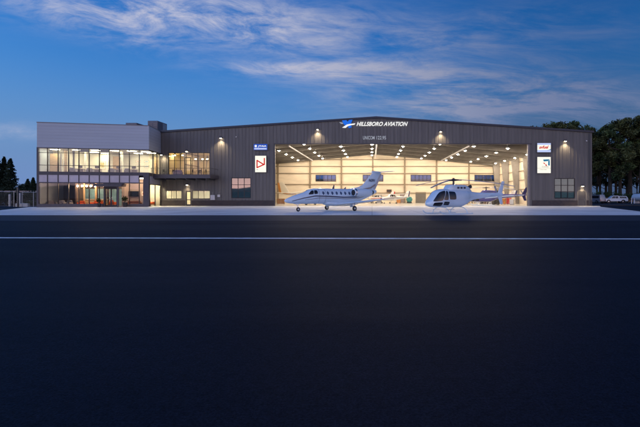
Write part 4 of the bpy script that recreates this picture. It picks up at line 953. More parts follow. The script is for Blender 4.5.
def light_plane(label, pos, rz, high, body, accent, s=1., twin=False):
    t = thing('light_aircraft', label, 'light aircraft', pos, rz, 'small aircraft stored in the hangar', s)
    B = Loft([(3.2,1.15,.10,.10,.10),(3.0,1.15,.34,.30,.34),(2.2,1.2,.46,.38,.44),(1.5,1.25,.54,.50,.50),(.9,1.32,.58,.82,.55),(-.3,1.32,.56,.82,.55),(-1.4,1.32,.42,.52,.40),(-3.0,1.4,.22,.26,.22),(-4.6,1.5,.06,.10,.08)], 2.4)
    f = MB(); B.mesh(f, 50, 24); f.build('fuselage', M[body], t, True, angle=50)
    wz = 2.12 if high else .95
    for sg in (1,-1):
        w_ = MB(); airfoil(w_, (1.0,sg*.35,wz), (.85,sg*5.4,wz+(.12 if high else .42)), 1.6, 1.1, .13, .12); wo = w_.build('wing', M[body], t, True, angle=60)
        tp = MB(); tp.prism_xz([(.95,0),(-.35,0),(-.35,.05),(.95,.05)], sg*5.35, sg*5.5); q = tp.build('wing_tip', M[accent], wo); q.location = (0,0,wz+(.10 if high else .40))
        if high: sb = MB(); sb.tube([(.45,sg*.5,.85),(.4,sg*2.6,wz+.02)],.03,8); sb.build('strut', M[body], t)
        hs = MB(); airfoil(hs, (-3.7,sg*.05,1.58), (-3.85,sg*1.7,1.6), .95, .65, .1, .1); hs.build('tailplane', M[body], t, True, angle=60)
        for nm, c in (('windshield',[(1.35,1.62),(.95,1.62),(.72,2.06),(.85,2.06)]),('side_window',[(.85,1.62),(.15,1.62),(.15,2.0),(.68,2.02)]),('rear_window',[(.05,1.62),(-.6,1.62),(-.55,1.92),(.05,1.98)])):
            g = MB(); B.patch(g, c, sg, 8, 6, .012, .2); g.build(nm, M['dark_window'], t, True)
        st = MB(); B.strip(st, [(2.9,1.18),(1,1.3),(-1.5,1.32),(-4.2,1.5)], .14, sg, .012, 40); st.build('stripe', M[accent], t, True)
        lg = MB(); lg.tube([(-.1,sg*.4,.85),(-.1,sg*1.15,.2)],[.06,.035],8); lg.build('gear_leg', M[body], t); wheel(t, (-.1,sg*1.2,.2), .2, .14)
    fn = MB(); airfoil(fn, (-3.2,0,1.5), (-4.2,0,3.0), 1.35, .7, .09, .09, vertical=True); fo = fn.build('tail_fin', M[body], t, True, angle=60)
    rd_ = MB(); airfoil(rd_, (-4.5,0,1.55), (-4.88,0,2.95), .42, .3, .2, .2, vertical=True); rd_.build('rudder', M[accent], fo, True)
    ng = MB(); ng.tube([(2.4,0,.85),(2.45,0,.2)],.035,8); ng.build('nose_leg', M['chrome'], t); wheel(t, (2.45,.0,.18), .18, .12)
    sp = MB(); sp.lathe([(.16,3.2),(.13,3.4),(.03,3.55)],(0,0,1.15),'x',16); so = sp.build('spinner', M[accent], t, True)
    for q in (1,-1): pb = MB(); pb.add([(3.3,-.02,1.15+q*.1),(3.28,.09,1.15+q*.5),(3.3,.06,1.15+q*.95),(3.3,-.05,1.15+q*.95),(3.32,-.08,1.15+q*.5)], [(0,1,2,3,4)]); pb.build('propeller_blade', M['black_plastic'], so)
light_plane('cream aircraft with orange trim and tall fin, inside the left edge of the doorway', (-11.9,78.5,.01), R(-20), False, 'cream_paint', 'orange_paint', 1.5)
light_plane('cream high wing aircraft behind the nose of the white jet', (-14.4,90,.01), R(200), True, 'cream_paint', 'orange_paint', 1.05)
light_plane('white high wing aircraft behind the tail of the jet', (4.8,92,.01), R(215), True, 'plain_white', 'navy_paint', 1.0)
light_plane('white low wing aircraft left of the teal tank by the back wall', (1.6,96,.01), R(140), False, 'plain_white', 'red_paint', .95)
light_plane('pale low wing aircraft between the dark helicopter and the right columns', (26.5,88,.01), R(165), False, 'plain_white', 'navy_paint', 1.0)
light_plane('cream high wing aircraft deep in the right corner of the hangar', (22.0,97,.01), R(10), True, 'cream_paint', 'red_paint', 1.0)
light_plane('white high wing aircraft half hidden behind the dark helicopter cabin', (19.5,84,.01), R(150), True, 'plain_white', 'orange_paint', 1.0)
# hangar equipment
t = thing('storage_tank', 'rounded teal tank on a stand by the back wall', 'tank', (fx(409.3,100),100,.01))
MB().lathe([(.05,-1.0),(.5,-.95),(.72,-.75),(.75,-.3),(.75,.3),(.72,.75),(.5,.95),(.05,1.0)],(0,0,.95),'y',24).build('tank_shell', M['teal_paint'], t, True)
for y in (-.5,.5): MB().prism_xz([(-.6,0),(.6,0),(.5,.5),(-.5,.5)], y-.06, y+.06).build('cradle', M['dark_metal'], t)
def cabinet(label, x, y, w, d, h_, m='box_grey', rz=0, group='cabinets and benches in the hangar'):
    t = thing('tool_cabinet', label, 'cabinet', (x,y,.01), rz, group); MB().bbox(-w/2,-d/2,.08,w/2,d/2,h_,.02).build('case', M[m], t)
    n = max(2,int(h_/.35))
    for i in range(n): z = .14+i*(h_-.2)/n; o = MB().box(-w/2+.04,-d/2-.02,z,w/2-.04,-d/2-.002,z+(h_-.2)/n-.03).build('drawer', M[m], t); MB().box(-.15,-d/2-.05,z+.1,.15,-d/2-.02,z+.13).build('handle', M['chrome'], o)
    for sx in (-1,1): MB().box(sx*(w/2-.12)-.05,-d/2+.05,0,sx*(w/2-.12)+.05,d/2-.05,.08).build('foot', M['black_plastic'], t)
cabinet('tall grey cabinet left of the teal tank', fx(402,100),100.2,1.0,.7,2.2,'taupe')
cabinet('low orange cabinet beside the tall grey cabinet', fx(398.5,99),99.2,.9,.6,1.1,'orange_paint')
cabinet('red tool cabinet against the right columns', 29.6,86.5,1.2,.7,1.3,'red_paint', R(90))
cabinet('grey tool cabinet under the wing near the right columns', 28.2,80.5,1.4,.7,1.1,'box_grey', R(60))
cabinet('dark tool cabinet near the dark helicopter tail', 24.6,79.5,1.3,.7,1.2,'dark_metal', R(20))
cabinet('teal tool cabinet right of the white helicopter tail', fx(494,92),92,1.3,.7,1.4,'teal_paint')
cabinet('grey workbench cabinet below the far right window', fx(478,101),101,2.0,.8,1.2,'box_grey')
cabinet('wooden storage cabinet by the left doorway edge', -19.6,86,1.6,.7,1.2,'wood', R(15))
def ladder(label, x, y, rz, h_=3.2):
    t = thing('step_ladder', label, 'ladder', (x,y,.01), rz, 'ladders in the hangar')
    for sx in (-1,1): MB().tube([(sx*.35,-.7,0),(sx*.22,0,h_)],.035,8).build('rail', M['chrome'], t); MB().tube([(sx*.35,.7,0),(sx*.22,.03,h_-.05)],.03,8).build('rear_rail', M['chrome'], t)
    for i in range(1,9): u = i/9; MB().box(-.35+.13*u,-.7+.7*u-.06,h_*u-.02,.35-.13*u,-.7+.7*u+.06,h_*u+.02).build('step', M['orange_paint'], t)
cabinet('white bench cabinet left of the red tool cabinet', 27.2,89.5,1.8,.7,1.0,'plain_white', R(15))
cabinet('dark bench cabinet behind the white helicopter tail boom', fx(484,88),88,1.6,.7,1.0,'dark_metal')
cabinet('orange tool cabinet behind the dark helicopter', fx(503,84),84,.9,.6,1.2,'orange_paint')
cabinet('tall grey locker in the right back corner', fx(489,101),101,1.1,.6,2.1,'unit_grey')
cabinet('low white cabinet behind the jet tail', fx(379,97),97,1.2,.6,.9,'plain_white')
cabinet('yellowish wooden bench near the left back wall', fx(300,100),100,2.2,.8,1.0,'pale_wood')
ladder('tall step ladder against the right columns', 29.2,83.2,R(30)); ladder('step ladder right of the white helicopter fin', 24.2,84.5,R(-40),2.8)
def workstand(label, x, y, rz):
    t = thing('work_platform', label, 'platform', (x,y,.01), rz, 'work platforms in the hangar')
    MB().box(-.8,-.5,1.5,.8,.5,1.58).build('deck', M['galv'], t)
    for sx in (-1,1):
        for sy in (-1,1): MB().tube([(sx*.75,sy*.45,0),(sx*.75,sy*.45,2.5)],.035,8).build('post', M['navy_paint'], t)
    r = MB()
    for z in (2.0,2.48): r.box(-.75,.43,z,.75,.47,z+.04); r.box(-.77,-.45,z,-.73,.45,z+.04)
    r.build('railing', M['navy_paint'], t)
    b = MB(); b.tube([(-.75,-.45,.1),(.75,-.45,1.5)],.025,6); b.tube([(-.75,.45,1.5),(.75,.45,.1)],.025,6); b.build('brace', M['navy_paint'], t)
workstand('blue railed work platform near the right columns', 27.6,84.0,R(10)); workstand('blue railed work platform deep at the right back corner', 28.6,94.0,R(70))

# ---------------------------------------------------------------- vehicles at the sides
def car_body(t, prof, w, paint, wheels, r, glassq, lamp_x):
    B = MB(); n = len(prof); vs = []
    def g_(z): return w*(1-.05*max(0,(.6-z))) if z < 1.0 else w*(1-.20*(z-1.0)/.85)
    ys = [(-1,0),(-.9,.035),(0,.05),(.9,.035),(1,0)]
    for k, dz_ in ys:
        for x, z in prof: vs.append((x*(1+.02*(1-abs(k))), k*g_(z), z+(dz_ if z > 1.0 else 0)))
    fs = [tuple(range(n-1,-1,-1)), tuple(range(4*n,5*n))]
    for j in range(4):
        for i in range(n): fs.append((j*n+i, j*n+(i+1)%n, (j+1)*n+(i+1)%n, (j+1)*n+i))
    B.add(vs, fs).build('body', M[paint], t, True, angle=25)
    for x in wheels:
        for sy in (-1,1): 
            wheel(t, (x,sy*(w-.1),r), r, .24)
            MB().lathe([(r+.06,-.02),(r+.06,.02)], (x,sy*(w+.003),r+.02), 'y', 22).build('wheel_arch', M['black_plastic'], t)
    for q in glassq:
        for sy in (-1,1): g = MB(); g.add([(x, sy*(g_(z)+.010), z) for x, z in q], [tuple(range(len(q)))]); g.build('side_window', M['dark_window'], t)
    for x, m_, nm in ((lamp_x[0],'clear_lens','headlight'),(lamp_x[1],'tail_red','tail_light')):
        for sy in (-1,1): MB().bbox(x-.06,sy*w*.8-.16,.72,x+.06,sy*w*.8+.16,.9,.02).build(nm, M[m_], t)
    for x in lamp_x: MB().bbox(x-.08,-w*.96,.38,x+.08,w*.96,.6,.03).build('bumper', M['black_plastic'], t)
t = thing('pickup_truck', 'white pickup truck with canopy parked before the trees at right', 'pickup truck', (fx(614.5,101),101,.004), math.pi-R(8))
car_body(t, [(-2.75,.50),(2.75,.50),(2.80,.88),(2.66,1.08),(1.35,1.18),(.62,1.84),(-.60,1.86),(-.72,1.76),(-2.5,1.72),(-2.78,1.2)], .95, 'plain_white', (1.75,-1.65), .40, [[(1.12,1.22),(.22,1.22),(.22,1.74),(.62,1.74)],[(.14,1.22),(-.52,1.22),(-.52,1.74),(.14,1.74)],[(-.85,1.24),(-2.45,1.24),(-2.38,1.62),(-.85,1.66)]], (2.74,-2.7))
t = thing('parked_van', 'pale van half hidden behind the right end of the hangar', 'van', (fx(594,96),96,.004), math.pi-R(70))
car_body(t, [(-2.4,.4),(2.4,.4),(2.45,.8),(2.2,1.05),(1.6,1.25),(.95,2.0),(-2.2,2.05),(-2.42,1.3)], .95, 'car_silver', (1.55,-1.5), .36, [[(1.4,1.25),(.3,1.25),(.3,1.85),(.9,1.85)],[(.2,1.25),(-2.1,1.25),(-2.0,1.85),(.2,1.85)]], (2.40,-2.4))
g = MB(); g.add([(1.66,-.75,1.27),(1.66,.75,1.27),(1.03,.68,1.93),(1.03,-.68,1.93)], [(0,1,2,3)]); o = g.build('windscreen', M['dark_window'], t); o.location = (.03,0,.03)
SED = [(-2.2,.36),(2.2,.36),(2.25,.7),(2.05,.88),(1.05,.98),(.35,1.42),(-1.0,1.45),(-1.7,1.05),(-2.2,.98)]
SG = [[(.85,1.0),(-.1,1.0),(-.1,1.34),(.35,1.34)],[(-.2,1.0),(-1.4,1.0),(-1.0,1.36),(-.2,1.36)]]
for px, Y, rz, m_, lab in ((3,72,R(80),'car_silver','silver car parked behind the fence at the far left edge'),(12.5,78,R(95),'car_dark','dark car parked behind the fence, left of the tall fence post'),(22,71,R(100),'plain_white','white car parked behind the fence, right of the tall fence post'),(30,76,R(85),'car_dark','dark car parked behind the fence next to the office')):
    t = thing('parked_car', lab, 'car', (fx(px,Y),Y,.004), rz, 'cars parked behind the left fence'); car_body(t, SED, .88, m_, (1.35,-1.3), .32, SG, (2.2,-2.2))
    for x0,z0,x1,z1,nm in ((1.03,.99,.38,1.41,'windscreen'),(-1.66,1.08,-1.03,1.43,'rear_screen')):
        g = MB(); g.add([(x0,-.7,z0),(x0,.7,z0),(x1,.62,z1),(x1,-.62,z1)], [(0,1,2,3)]); o = g.build(nm, M['dark_window'], t); o.location = (0.02 if x0>0 else -.02,0,.015)
t = thing('storage_tank', 'pale rounded tank on stands at the right edge of the photo', 'tank', (fx(640.5,96),96,.004), R(8))
MB().lathe([(.05,-2.2),(.6,-2.1),(.88,-1.75),(.92,-1.4),(.92,1.4),(.88,1.75),(.6,2.1),(.05,2.2)],(0,0,1.45),'y',28).build('tank_shell', M['plain_white'], t, True)
for y in (-1.2,1.2): MB().prism_xz([(-.8,0),(.8,0),(.65,.95),(-.65,.95)], y-.1, y+.1).build('cradle', M['concrete'], t)
MB().lathe([(.2,2.3),(.2,2.5)],(0,0,0),'z',14).build('hatch', M['galv'], t)
for k, (px, lab) in enumerate(((631.5,'left one of two white posts near the pale tank'),(634.3,'right one of two white posts near the pale tank'))):
    t = thing('bollard', lab, 'bollard', (fx(px,95),95,.004), 0, 'white posts by the pale tank'); MB().lathe([(.09,0),(.09,1.25),(.07,1.32),(.02,1.36)],n=14).build('post', M['plain_white'], t, True); MB().lathe([(.094,1.0),(.094,1.12)],n=14).build('reflector_band', M['red_paint'], t)

# ---------------------------------------------------------------- fences
def chain_fence(label, A, B_, h_=2.4, gate=None, spacing=2.6):
    A, B_ = Vector(A), Vector(B_); L_ = (B_-A).length; rz = math.atan2((B_-A).y,(B_-A).x)
    t = thing('chain_link_fence', label, 'fence', A, rz); n = max(2,round(L_/spacing))
    for i in range(n+1): x = L_*i/n; MB().tube([(x,0,0),(x,0,h_+.08)],.045,8).build('post', M['galv'], t, True)
    r = MB(); r.tube([(0,0,h_),(L_,0,h_)],.03,8); r.tube([(0,0,.12),(L_,0,.12)],.015,6); r.build('rail', M['galv'], t)
    m_ = MB(); st = .16; k = -h_
    def thin(p0, p1):
        d = (p1-p0).normalized(); nn = Vector((-d.z,0,d.x))*.006; m_.add([p0+nn,p0-nn,p1-nn,p1+nn], [(0,1,2,3)])
    while k < L_:
        for s in (1,-1):
            x0, x1 = k, k+h_-.1; z0, z1 = (.1,h_) if s > 0 else (h_,.1)
            a0 = max(0,(0-x0)/(x1-x0)); a1 = min(1,(L_-x0)/(x1-x0))
            if a1 > a0: thin(Vector((x0+(x1-x0)*a0,0,z0+(z1-z0)*a0)), Vector((x0+(x1-x0)*a1,0,z0+(z1-z0)*a1)))
        k += st
    m_.build('mesh', M['wire'], t); return t
chain_fence('chain link fence running from the left edge towards the office', (-72,60.5,0), (-56.2,62.8,0))
chain_fence('chain link fence section joining the office corner', (-55.0,62.9,0), (-51.2,62.6,0), 2.3, spacing=1.9)
t = thing('gate_post', 'taller dark gate post in the left fence', 'post', (-55.6,62.8,0)); MB().box(-.1,-.1,0,.1,.1,3.0).build('shaft', M['dark_metal'], t); MB().prism_xz([(-.13,3.0),(.13,3.0),(0,3.12)],-.13,.13).build('cap', M['dark_metal'], t)
for k, (px, Y, h_, lab) in enumerate(((9.8,66,2.0,'pale post box behind the left fence'),(20,66,2.2,'pale slim post just right of the gate post'))):
    t = thing('utility_pedestal', lab, 'utility post', (fx(px,Y),Y,.004), 0, 'pale posts by the left fence'); MB().bbox(-.14,-.12,0,.14,.12,h_,.03).build('cabinet', M['box_grey'], t); MB().box(-.1,-.135,.3,.1,-.121,h_-.3).build('door', M['galv'], t)
t = thing('concrete_block', 'pale concrete block on the ground at the foot of the fence', 'concrete block', (fx(22.8,63.4),63.4,.004), .1); MB().bbox(-.9,-.3,0,.9,.3,.55,.05).build('block', M['concrete'], t); MB().box(-.1,-.05,.55,.1,.05,.62).build('lifting_eye', M['galv'], t)
t = thing('carport', 'low carport roof with pale edge behind the left fence', 'carport', (-70,74,0), .12)
MB().box(0,0,2.5,14,6,2.62).build('roof', M['box_grey'], t); MB().box(-.05,-.06,2.42,14.05,-.002,2.72).build('fascia', M['taupe'], t)
for x in (.3,4.8,9.3,13.7):
    for y in (.3,5.7): MB().box(x-.08,y-.08,0,x+.08,y+.08,2.5).build('post', M['box_grey'], t)
fl = thing('timber_fence', 'brown timber fence behind the pickup truck', 'fence', (48,112,0), .02)
for i in range(14): MB().box(i*3-.07,-.07,0,i*3+.07,.07,1.5).build('post', M['wood'], fl)
for z in (.4,.85,1.3): MB().box(0,-.1,z-.1,39,-.075,z+.1).build('rail', M['wood'], fl)

# ---------------------------------------------------------------- vegetation
def tree(label, x, y, h_, rad, seed, leaf='leaf_a', base=.28, nleaf=5200, size=.34, group='tall trees behind the right end of the hangar', name='broadleaf_tree', lean=.0):
    rng = random.Random(seed); t = thing(name, label, 'tree', (x,y,0), rng.random()*6, group)
    tk = MB(); r0 = .018*h_+.08
    tk.tube([(0,0,0),(.05*h_*lean,0,h_*.3),(.06*h_*lean+rng.uniform(-.3,.3),rng.uniform(-.3,.3),h_*.62),(rng.uniform(-.5,.5),rng.uniform(-.5,.5),h_*.92)],[r0*1.25,r0,r0*.6,.05],10)
    clumps = []
    nl = 18
    for i in range(nl):
        u = base+(.98-base)*((i+.5)/nl)**.85; z0 = h_*u*.86; a = i*2.4+rng.uniform(-.5,.5)
        w = rad*(.35+.75*math.sin(math.pi*min(1,(u-base)/(1-base)*.78+.17)))*rng.uniform(.6,1.1)
        e = Vector((math.cos(a)*w, math.sin(a)*w, min(h_*.97, z0+rng.uniform(.05,.16)*h_)))
        tk.tube([(0,0,z0),(e.x*.5,e.y*.5,z0+(e.z-z0)*.35),tuple(e)],[r0*.34,r0*.2,.03],6)
        clumps.append((e, rng.uniform(.55,1.05)))
        if rng.random() < .8: clumps.append((Vector((e.x*.55+rng.uniform(-.6,.6), e.y*.55+rng.uniform(-.6,.6), e.z+rng.uniform(-.3,.9))), rng.uniform(.5,.9)))
    for k in range(4): clumps.append((Vector((rng.uniform(-1,1)*rad*.35,rng.uniform(-1,1)*rad*.35,h_*rng.uniform(.86,.97))), rng.uniform(.5,.8)))
    tk.build('trunk', M['bark'], t, True)
    cr = MB(); tot = sum(s*s for _, s in clumps)
    for c, s in clumps: leaves(cr, c, (rad*.44*s,rad*.44*s,rad*.34*s), int(nleaf*s*s/tot), size, rng, .25)
    cr.build('crown', M[leaf], t); return t
TR = [(541,128,25.5,5.2,'leaf_b'),(553,133,26.6,5.6,'leaf_a'),(566,127,25.6,5.0,'leaf_b'),(578,134,27,5.4,'leaf_a'),(589,128,24.6,4.8,'leaf_b'),(600,131,23.0,4.2,'leaf_a'),(610,126,25.0,4.8,'leaf_a'),(620,124,26.2,5.4,'leaf_b'),(630,128,27.6,5.6,'leaf_a'),(641,124,27.4,5.8,'leaf_b'),(652,127,27.2,5.6,'leaf_a')]
wh = ['leftmost crown rising over the hangar roof','second crown from the left over the hangar roof','third crown over the hangar roof','fourth crown over the hangar roof','crown just over the right roof corner','lower crown beside the right wall of the hangar','slim tree behind the front of the pickup','tree behind the rear of the pickup','tall tree between pickup and pale tank','tallest tree behind the pale tank','tree cut by the right edge of the photo']
for i, (px, Y, h_, rad, lf) in enumerate(TR): tree('tall dark broadleaf tree, '+wh[i], fx(px,Y), Y, h_, rad, 20+i, lf, .26, 6200, .36)
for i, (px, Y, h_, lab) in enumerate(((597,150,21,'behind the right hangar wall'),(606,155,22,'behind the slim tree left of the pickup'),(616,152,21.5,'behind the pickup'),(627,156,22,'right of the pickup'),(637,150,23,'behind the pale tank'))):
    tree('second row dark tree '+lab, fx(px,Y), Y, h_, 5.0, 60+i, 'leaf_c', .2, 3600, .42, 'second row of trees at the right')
def shrub(label, x, y, r, h_, seed, leaf='shrub_leaf', group='low shrubs by the right fence'):
    rng = random.Random(seed); t = thing('shrub', label, 'shrub', (x,y,0), 0, group); st = MB(); lf = MB()
    for i in range(7):
        a = i*.9+rng.random(); e = (math.cos(a)*r*.6, math.sin(a)*r*.6, h_*rng.uniform(.5,.85)); st.tube([(0,0,0),(e[0]*.4,e[1]*.4,e[2]*.5),e],[.06,.04,.015],6); leaves(lf, e, (r*.5,r*.5,h_*.32), 110, .16, rng, .2)
    st.build('stem', M['bark'], t); lf.build('foliage', M[leaf], t)
for i, (px, Y, r, h_, lab) in enumerate(((597,110,2.2,2.6,'green shrub left of the pickup beside the van'),(602.5,113,2.4,3.4,'taller green shrub behind the front of the pickup'),(611,116,2.6,3.0,'shrub behind the pickup cab'),(620,116,2.4,2.6,'shrub behind the pickup canopy'),(627.5,106,1.9,2.3,'dark green shrub right of the pickup'),(635,114,2.6,3.0,'shrub behind the white posts'),(643,116,2.6,3.2,'shrub behind the pale tank'))): shrub(lab, fx(px,Y), Y, r, h_, 100+i, 'leaf_a' if i % 2 else 'shrub_leaf')
for i, (px, Y, r, h_, lab) in enumerate(((-1,67,1.3,2.2,'dark shrub behind the fence at the left photo edge'),(6.5,69,1.4,2.5,'dark shrub behind the fence left of the pale post box'),(15,68,1.2,2.3,'dark shrub behind the fence just left of the gate post'),(26,68,1.5,2.6,'dark shrub behind the fence right of the pale slim post'),(33.5,67.5,1.3,2.5,'dark shrub behind the fence touching the office corner'))): shrub(lab, fx(px,Y), Y, r, h_, 140+i, 'leaf_c', 'shrubs by the left fence')
shrub('small green shrub at the foot of the fence beside the office', fx(30.5,64), 64.3, .9, .9, 120, 'shrub_leaf', 'shrubs by the left fence')
def conifer(label, x, y, h_, r, seed, group='conifers at the left edge'):
    rng = random.Random(seed); t = thing('conifer_tree', label, 'tree', (x,y,0), 0, group); tk = MB(); tk.tube([(0,0,0),(0,0,h_*.5),(0,0,h_*.98)],[.02*h_,.012*h_,.02],8); tk.build('trunk', M['bark'], t, True)
    cr = MB(); n = 46
    for i in range(n):
        u = .06+.92*i/n; w = r*(1-u)**.8*rng.uniform(.7,1.15)+.12
        for k in range(7):
            a = rng.random()*6.28; c = Vector((math.cos(a)*w*.55, math.sin(a)*w*.55, h_*u)); leaves(cr, c, (w*.5,w*.5,h_*.022), 20, .26, rng, .1)
    cr.build('crown', M['leaf_c'], t)
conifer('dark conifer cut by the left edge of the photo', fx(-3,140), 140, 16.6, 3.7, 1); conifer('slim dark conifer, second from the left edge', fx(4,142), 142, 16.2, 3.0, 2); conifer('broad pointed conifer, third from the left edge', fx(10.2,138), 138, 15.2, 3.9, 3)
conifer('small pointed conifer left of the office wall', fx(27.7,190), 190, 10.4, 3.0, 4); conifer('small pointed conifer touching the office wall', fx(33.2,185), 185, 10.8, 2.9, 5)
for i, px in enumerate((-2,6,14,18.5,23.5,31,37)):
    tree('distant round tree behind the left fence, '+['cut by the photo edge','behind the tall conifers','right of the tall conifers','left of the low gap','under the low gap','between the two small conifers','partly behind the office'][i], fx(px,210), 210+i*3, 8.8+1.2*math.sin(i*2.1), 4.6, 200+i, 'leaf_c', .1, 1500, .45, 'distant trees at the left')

# ---------------------------------------------------------------- sky
W = bpy.data.worlds.new('World'); S.world = W; W.use_nodes = True; nt = W.node_tree; N, L = nt.nodes, nt.links
bg = N['Background']
sky = N.new('ShaderNodeTexSky'); sky.sky_type = 'NISHITA'; sky.sun_disc = False
SUN_EL, SUN_AZ = R(3.0), R(240)        # sun has all but set behind and to the left of the camera
sky.sun_elevation = SUN_EL; sky.sun_rotation = SUN_AZ; sky.altitude = 60; sky.air_density = 1.2; sky.dust_density = 1.0; sky.ozone_density = 4.0
def val(x):
    if isinstance(x, (int, float)): n = N.new('ShaderNodeValue'); n.outputs[0].default_value = x; return n.outputs[0]
    return x
def op(o, a, b=None, c=None, clamp=False):
    n = N.new('ShaderNodeMath'); n.operation = o; n.use_clamp = clamp
    for i, v in enumerate((a, b, c)):
        if v is None: continue
        if isinstance(v, (int, float)): n.inputs[i].default_value = v
        else: L.new(v, n.inputs[i])
    return n.outputs[0]
def sstep(x, a, b):
    n = N.new('ShaderNodeMapRange'); n.interpolation_type = 'SMOOTHSTEP'; L.new(x, n.inputs[0]); n.inputs[1].default_value = a; n.inputs[2].default_value = b; return n.outputs[0]
tc = N.new('ShaderNodeTexCoord'); sx = N.new('ShaderNodeSeparateXYZ'); L.new(tc.outputs['Generated'], sx.inputs[0])
dx, dy, dz = sx.outputs
yc = op('MAXIMUM', dy, .08); U = op('DIVIDE', dx, yc); V = op('DIVIDE', dz, yc); front = sstep(dy, .10, .3)
def rot(deg, su, sv, off=0.):
    c, s_ = math.cos(R(deg)), math.sin(R(deg))
    a = op('ADD', op('MULTIPLY', U, c), op('MULTIPLY', V, s_)); b = op('ADD', op('MULTIPLY', U, -s_), op('MULTIPLY', V, c))
    cb = N.new('ShaderNodeCombineXYZ'); L.new(op('MULTIPLY', a, su), cb.inputs[0]); L.new(op('MULTIPLY', b, sv), cb.inputs[1]); cb.inputs[2].default_value = off; return cb.outputs[0]
def noise(vec, sc, det=8, rg=.6, dist=0.):
    n = N.new('ShaderNodeTexNoise'); n.inputs['Scale'].default_value = sc; n.inputs['Detail'].default_value = det; n.inputs['Roughness'].default_value = rg; n.inputs['Distortion'].default_value = dist; L.new(vec, n.inputs['Vector']); return n.outputs[0]
def blob(px, py, a, b, deg):            # soft elliptical bank of cloud around a compass direction
    u0, v0 = (px-CX)/F, (CY-py)/F; c, s_ = math.cos(R(deg)), math.sin(R(deg))
    uu = op('SUBTRACT', U, u0); vv = op('SUBTRACT', V, v0)
    p_ = op('DIVIDE', op('ADD', op('MULTIPLY', uu, c), op('MULTIPLY', vv, s_)), a/F); q_ = op('DIVIDE', op('ADD', op('MULTIPLY', uu, -s_), op('MULTIPLY', vv, c)), b/F)
    return op('EXPONENT', op('MULTIPLY', op('ADD', op('MULTIPLY', p_, p_), op('MULTIPLY', q_, q_)), -1.0))
def total(*xs):
    r = xs[0]
    for x in xs[1:]: r = op('ADD', r, x)
    return r
wispA = noise(rot(-10, 2.2, 6.5), 2.2, 12, .66, .6); wispB = noise(rot(-2, 1.8, 10., 3.), 2.0, 12, .66, .5); fineN = noise(rot(-8, 4, 16, 7.), 3., 8, .65, .4)
mA = total(op('MULTIPLY', blob(150,6,170,22,-4), 1.05), op('MULTIPLY', blob(255,32,100,18,-12), 1.05), op('MULTIPLY', blob(120,28,80,16,-14), .8), op('MULTIPLY', blob(350,28,90,24,-6), .3))
mB = total(op('MULTIPLY', blob(300,69,75,8,-1), 1.6), op('MULTIPLY', blob(430,80,125,20,-3), 1.35), op('MULTIPLY', blob(470,108,110,24,-2), 1.5), op('MULTIPLY', blob(430,38,160,22,-4), .8), op('MULTIPLY', blob(580,102,110,28,0), 1.5), op('MULTIPLY', blob(5,131,50,8,0), .8), op('MULTIPLY', blob(560,20,100,20,-4), .5))
dA = op('MULTIPLY', mA, op('ADD', sstep(wispA, .36, .70), op('MULTIPLY', sstep(fineN, .4, .75), .25))); dB = op('MULTIPLY', mB, op('ADD', sstep(wispB, .34, .74), op('MULTIPLY', sstep(fineN, .4, .75), .2)))
dens = op('MULTIPLY', op('MULTIPLY', op('ADD', dA, dB), front), .72, clamp=True)
# dusk grade of the clear sky
def mixc(a, b, f, mode='MIX'):
    n = N.new('ShaderNodeMix'); n.data_type = 'RGBA'; n.blend_type = mode
    for i, v in ((0,f),(6,a),(7,b)):
        if isinstance(v, tuple): n.inputs[i].default_value = (*v, 1)
        elif isinstance(v, (int,float)): n.inputs[i].default_value = v
        else: L.new(v, n.inputs[i])
    return n.outputs[2]
SKY_TINT = (.36,.95,1.50)
clear = mixc(sky.outputs[0], SKY_TINT, 1.0, 'MULTIPLY')
up = op('MAXIMUM', dz, 0.0)
hz = op('MULTIPLY', op('SUBTRACT', 1.0, sstep(up, 0.0, .37)), .95)
clear = mixc(clear, (.42,.70,1.44), hz)
east = op('SUBTRACT', 1.0, op('MULTIPLY', sstep(dx, -.45, .55), .62))      # the side away from the sunset is darker
ec = N.new('ShaderNodeCombineXYZ'); 
for i in range(3): L.new(east, ec.inputs[i])
clear = mixc(clear, ec.outputs[0], 1.0, 'MULTIPLY')
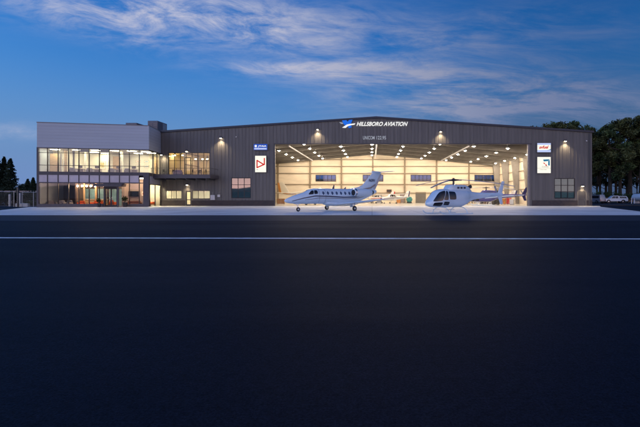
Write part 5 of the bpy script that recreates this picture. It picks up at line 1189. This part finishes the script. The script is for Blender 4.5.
back = op('MULTIPLY', sstep(op('MULTIPLY', dy, -1.0), -.15, .8), op('EXPONENT', op('MULTIPLY', up, -1.9)))
gl = N.new('ShaderNodeMix'); gl.data_type = 'RGBA'; gl.blend_type = 'ADD'; L.new(back, gl.inputs[0]); L.new(clear, gl.inputs[6]); gl.inputs[7].default_value = (2.35,2.0,2.2,1)  # afterglow added to the sky behind the camera to brighten the building fronts
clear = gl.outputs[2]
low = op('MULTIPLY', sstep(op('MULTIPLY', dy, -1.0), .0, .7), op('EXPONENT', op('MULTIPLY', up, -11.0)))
g2 = N.new('ShaderNodeMix'); g2.data_type = 'RGBA'; g2.blend_type = 'ADD'; L.new(low, g2.inputs[0]); L.new(clear, g2.inputs[6]); g2.inputs[7].default_value = (1.9,.65,.15,1)  # warm low band added to that glow for the window reflections
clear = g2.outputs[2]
cloudc = mixc((1.35,1.38,1.72), (.40,.52,.92), sstep(U, -.5, .55))
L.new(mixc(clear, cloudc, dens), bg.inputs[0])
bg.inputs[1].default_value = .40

sun = bpy.data.lights.new('sun', 'SUN'); sun.energy = .4; sun.angle = R(12); sun.color = (1,.82,.70)
so = bpy.data.objects.new('sun', sun); COL.objects.link(so)
sd = Vector((math.sin(SUN_AZ)*math.cos(SUN_EL), math.cos(SUN_AZ)*math.cos(SUN_EL), math.sin(SUN_EL)))
so.rotation_euler = sd.to_track_quat('Z','Y').to_euler()

# ---------------------------------------------------------------- camera
cam = bpy.data.cameras.new('camera'); co = bpy.data.objects.new('camera', cam); COL.objects.link(co)
co.location = (0,0,H0); co.rotation_euler = (R(90),0,0)
cam.sensor_width = 36; cam.lens = 36*F/640; cam.shift_x = (320-CX)/640; cam.shift_y = (CY-213.5)/640; cam.clip_end = 6000; cam.clip_start = .1
S.camera = co
S.view_settings.view_transform = 'Standard'; S.view_settings.look = 'None'; S.view_settings.exposure = 0
S.cycles.use_denoising = True; S.cycles.max_bounces = 8; S.cycles.transparent_max_bounces = 16; S.cycles.sample_clamp_indirect = 6
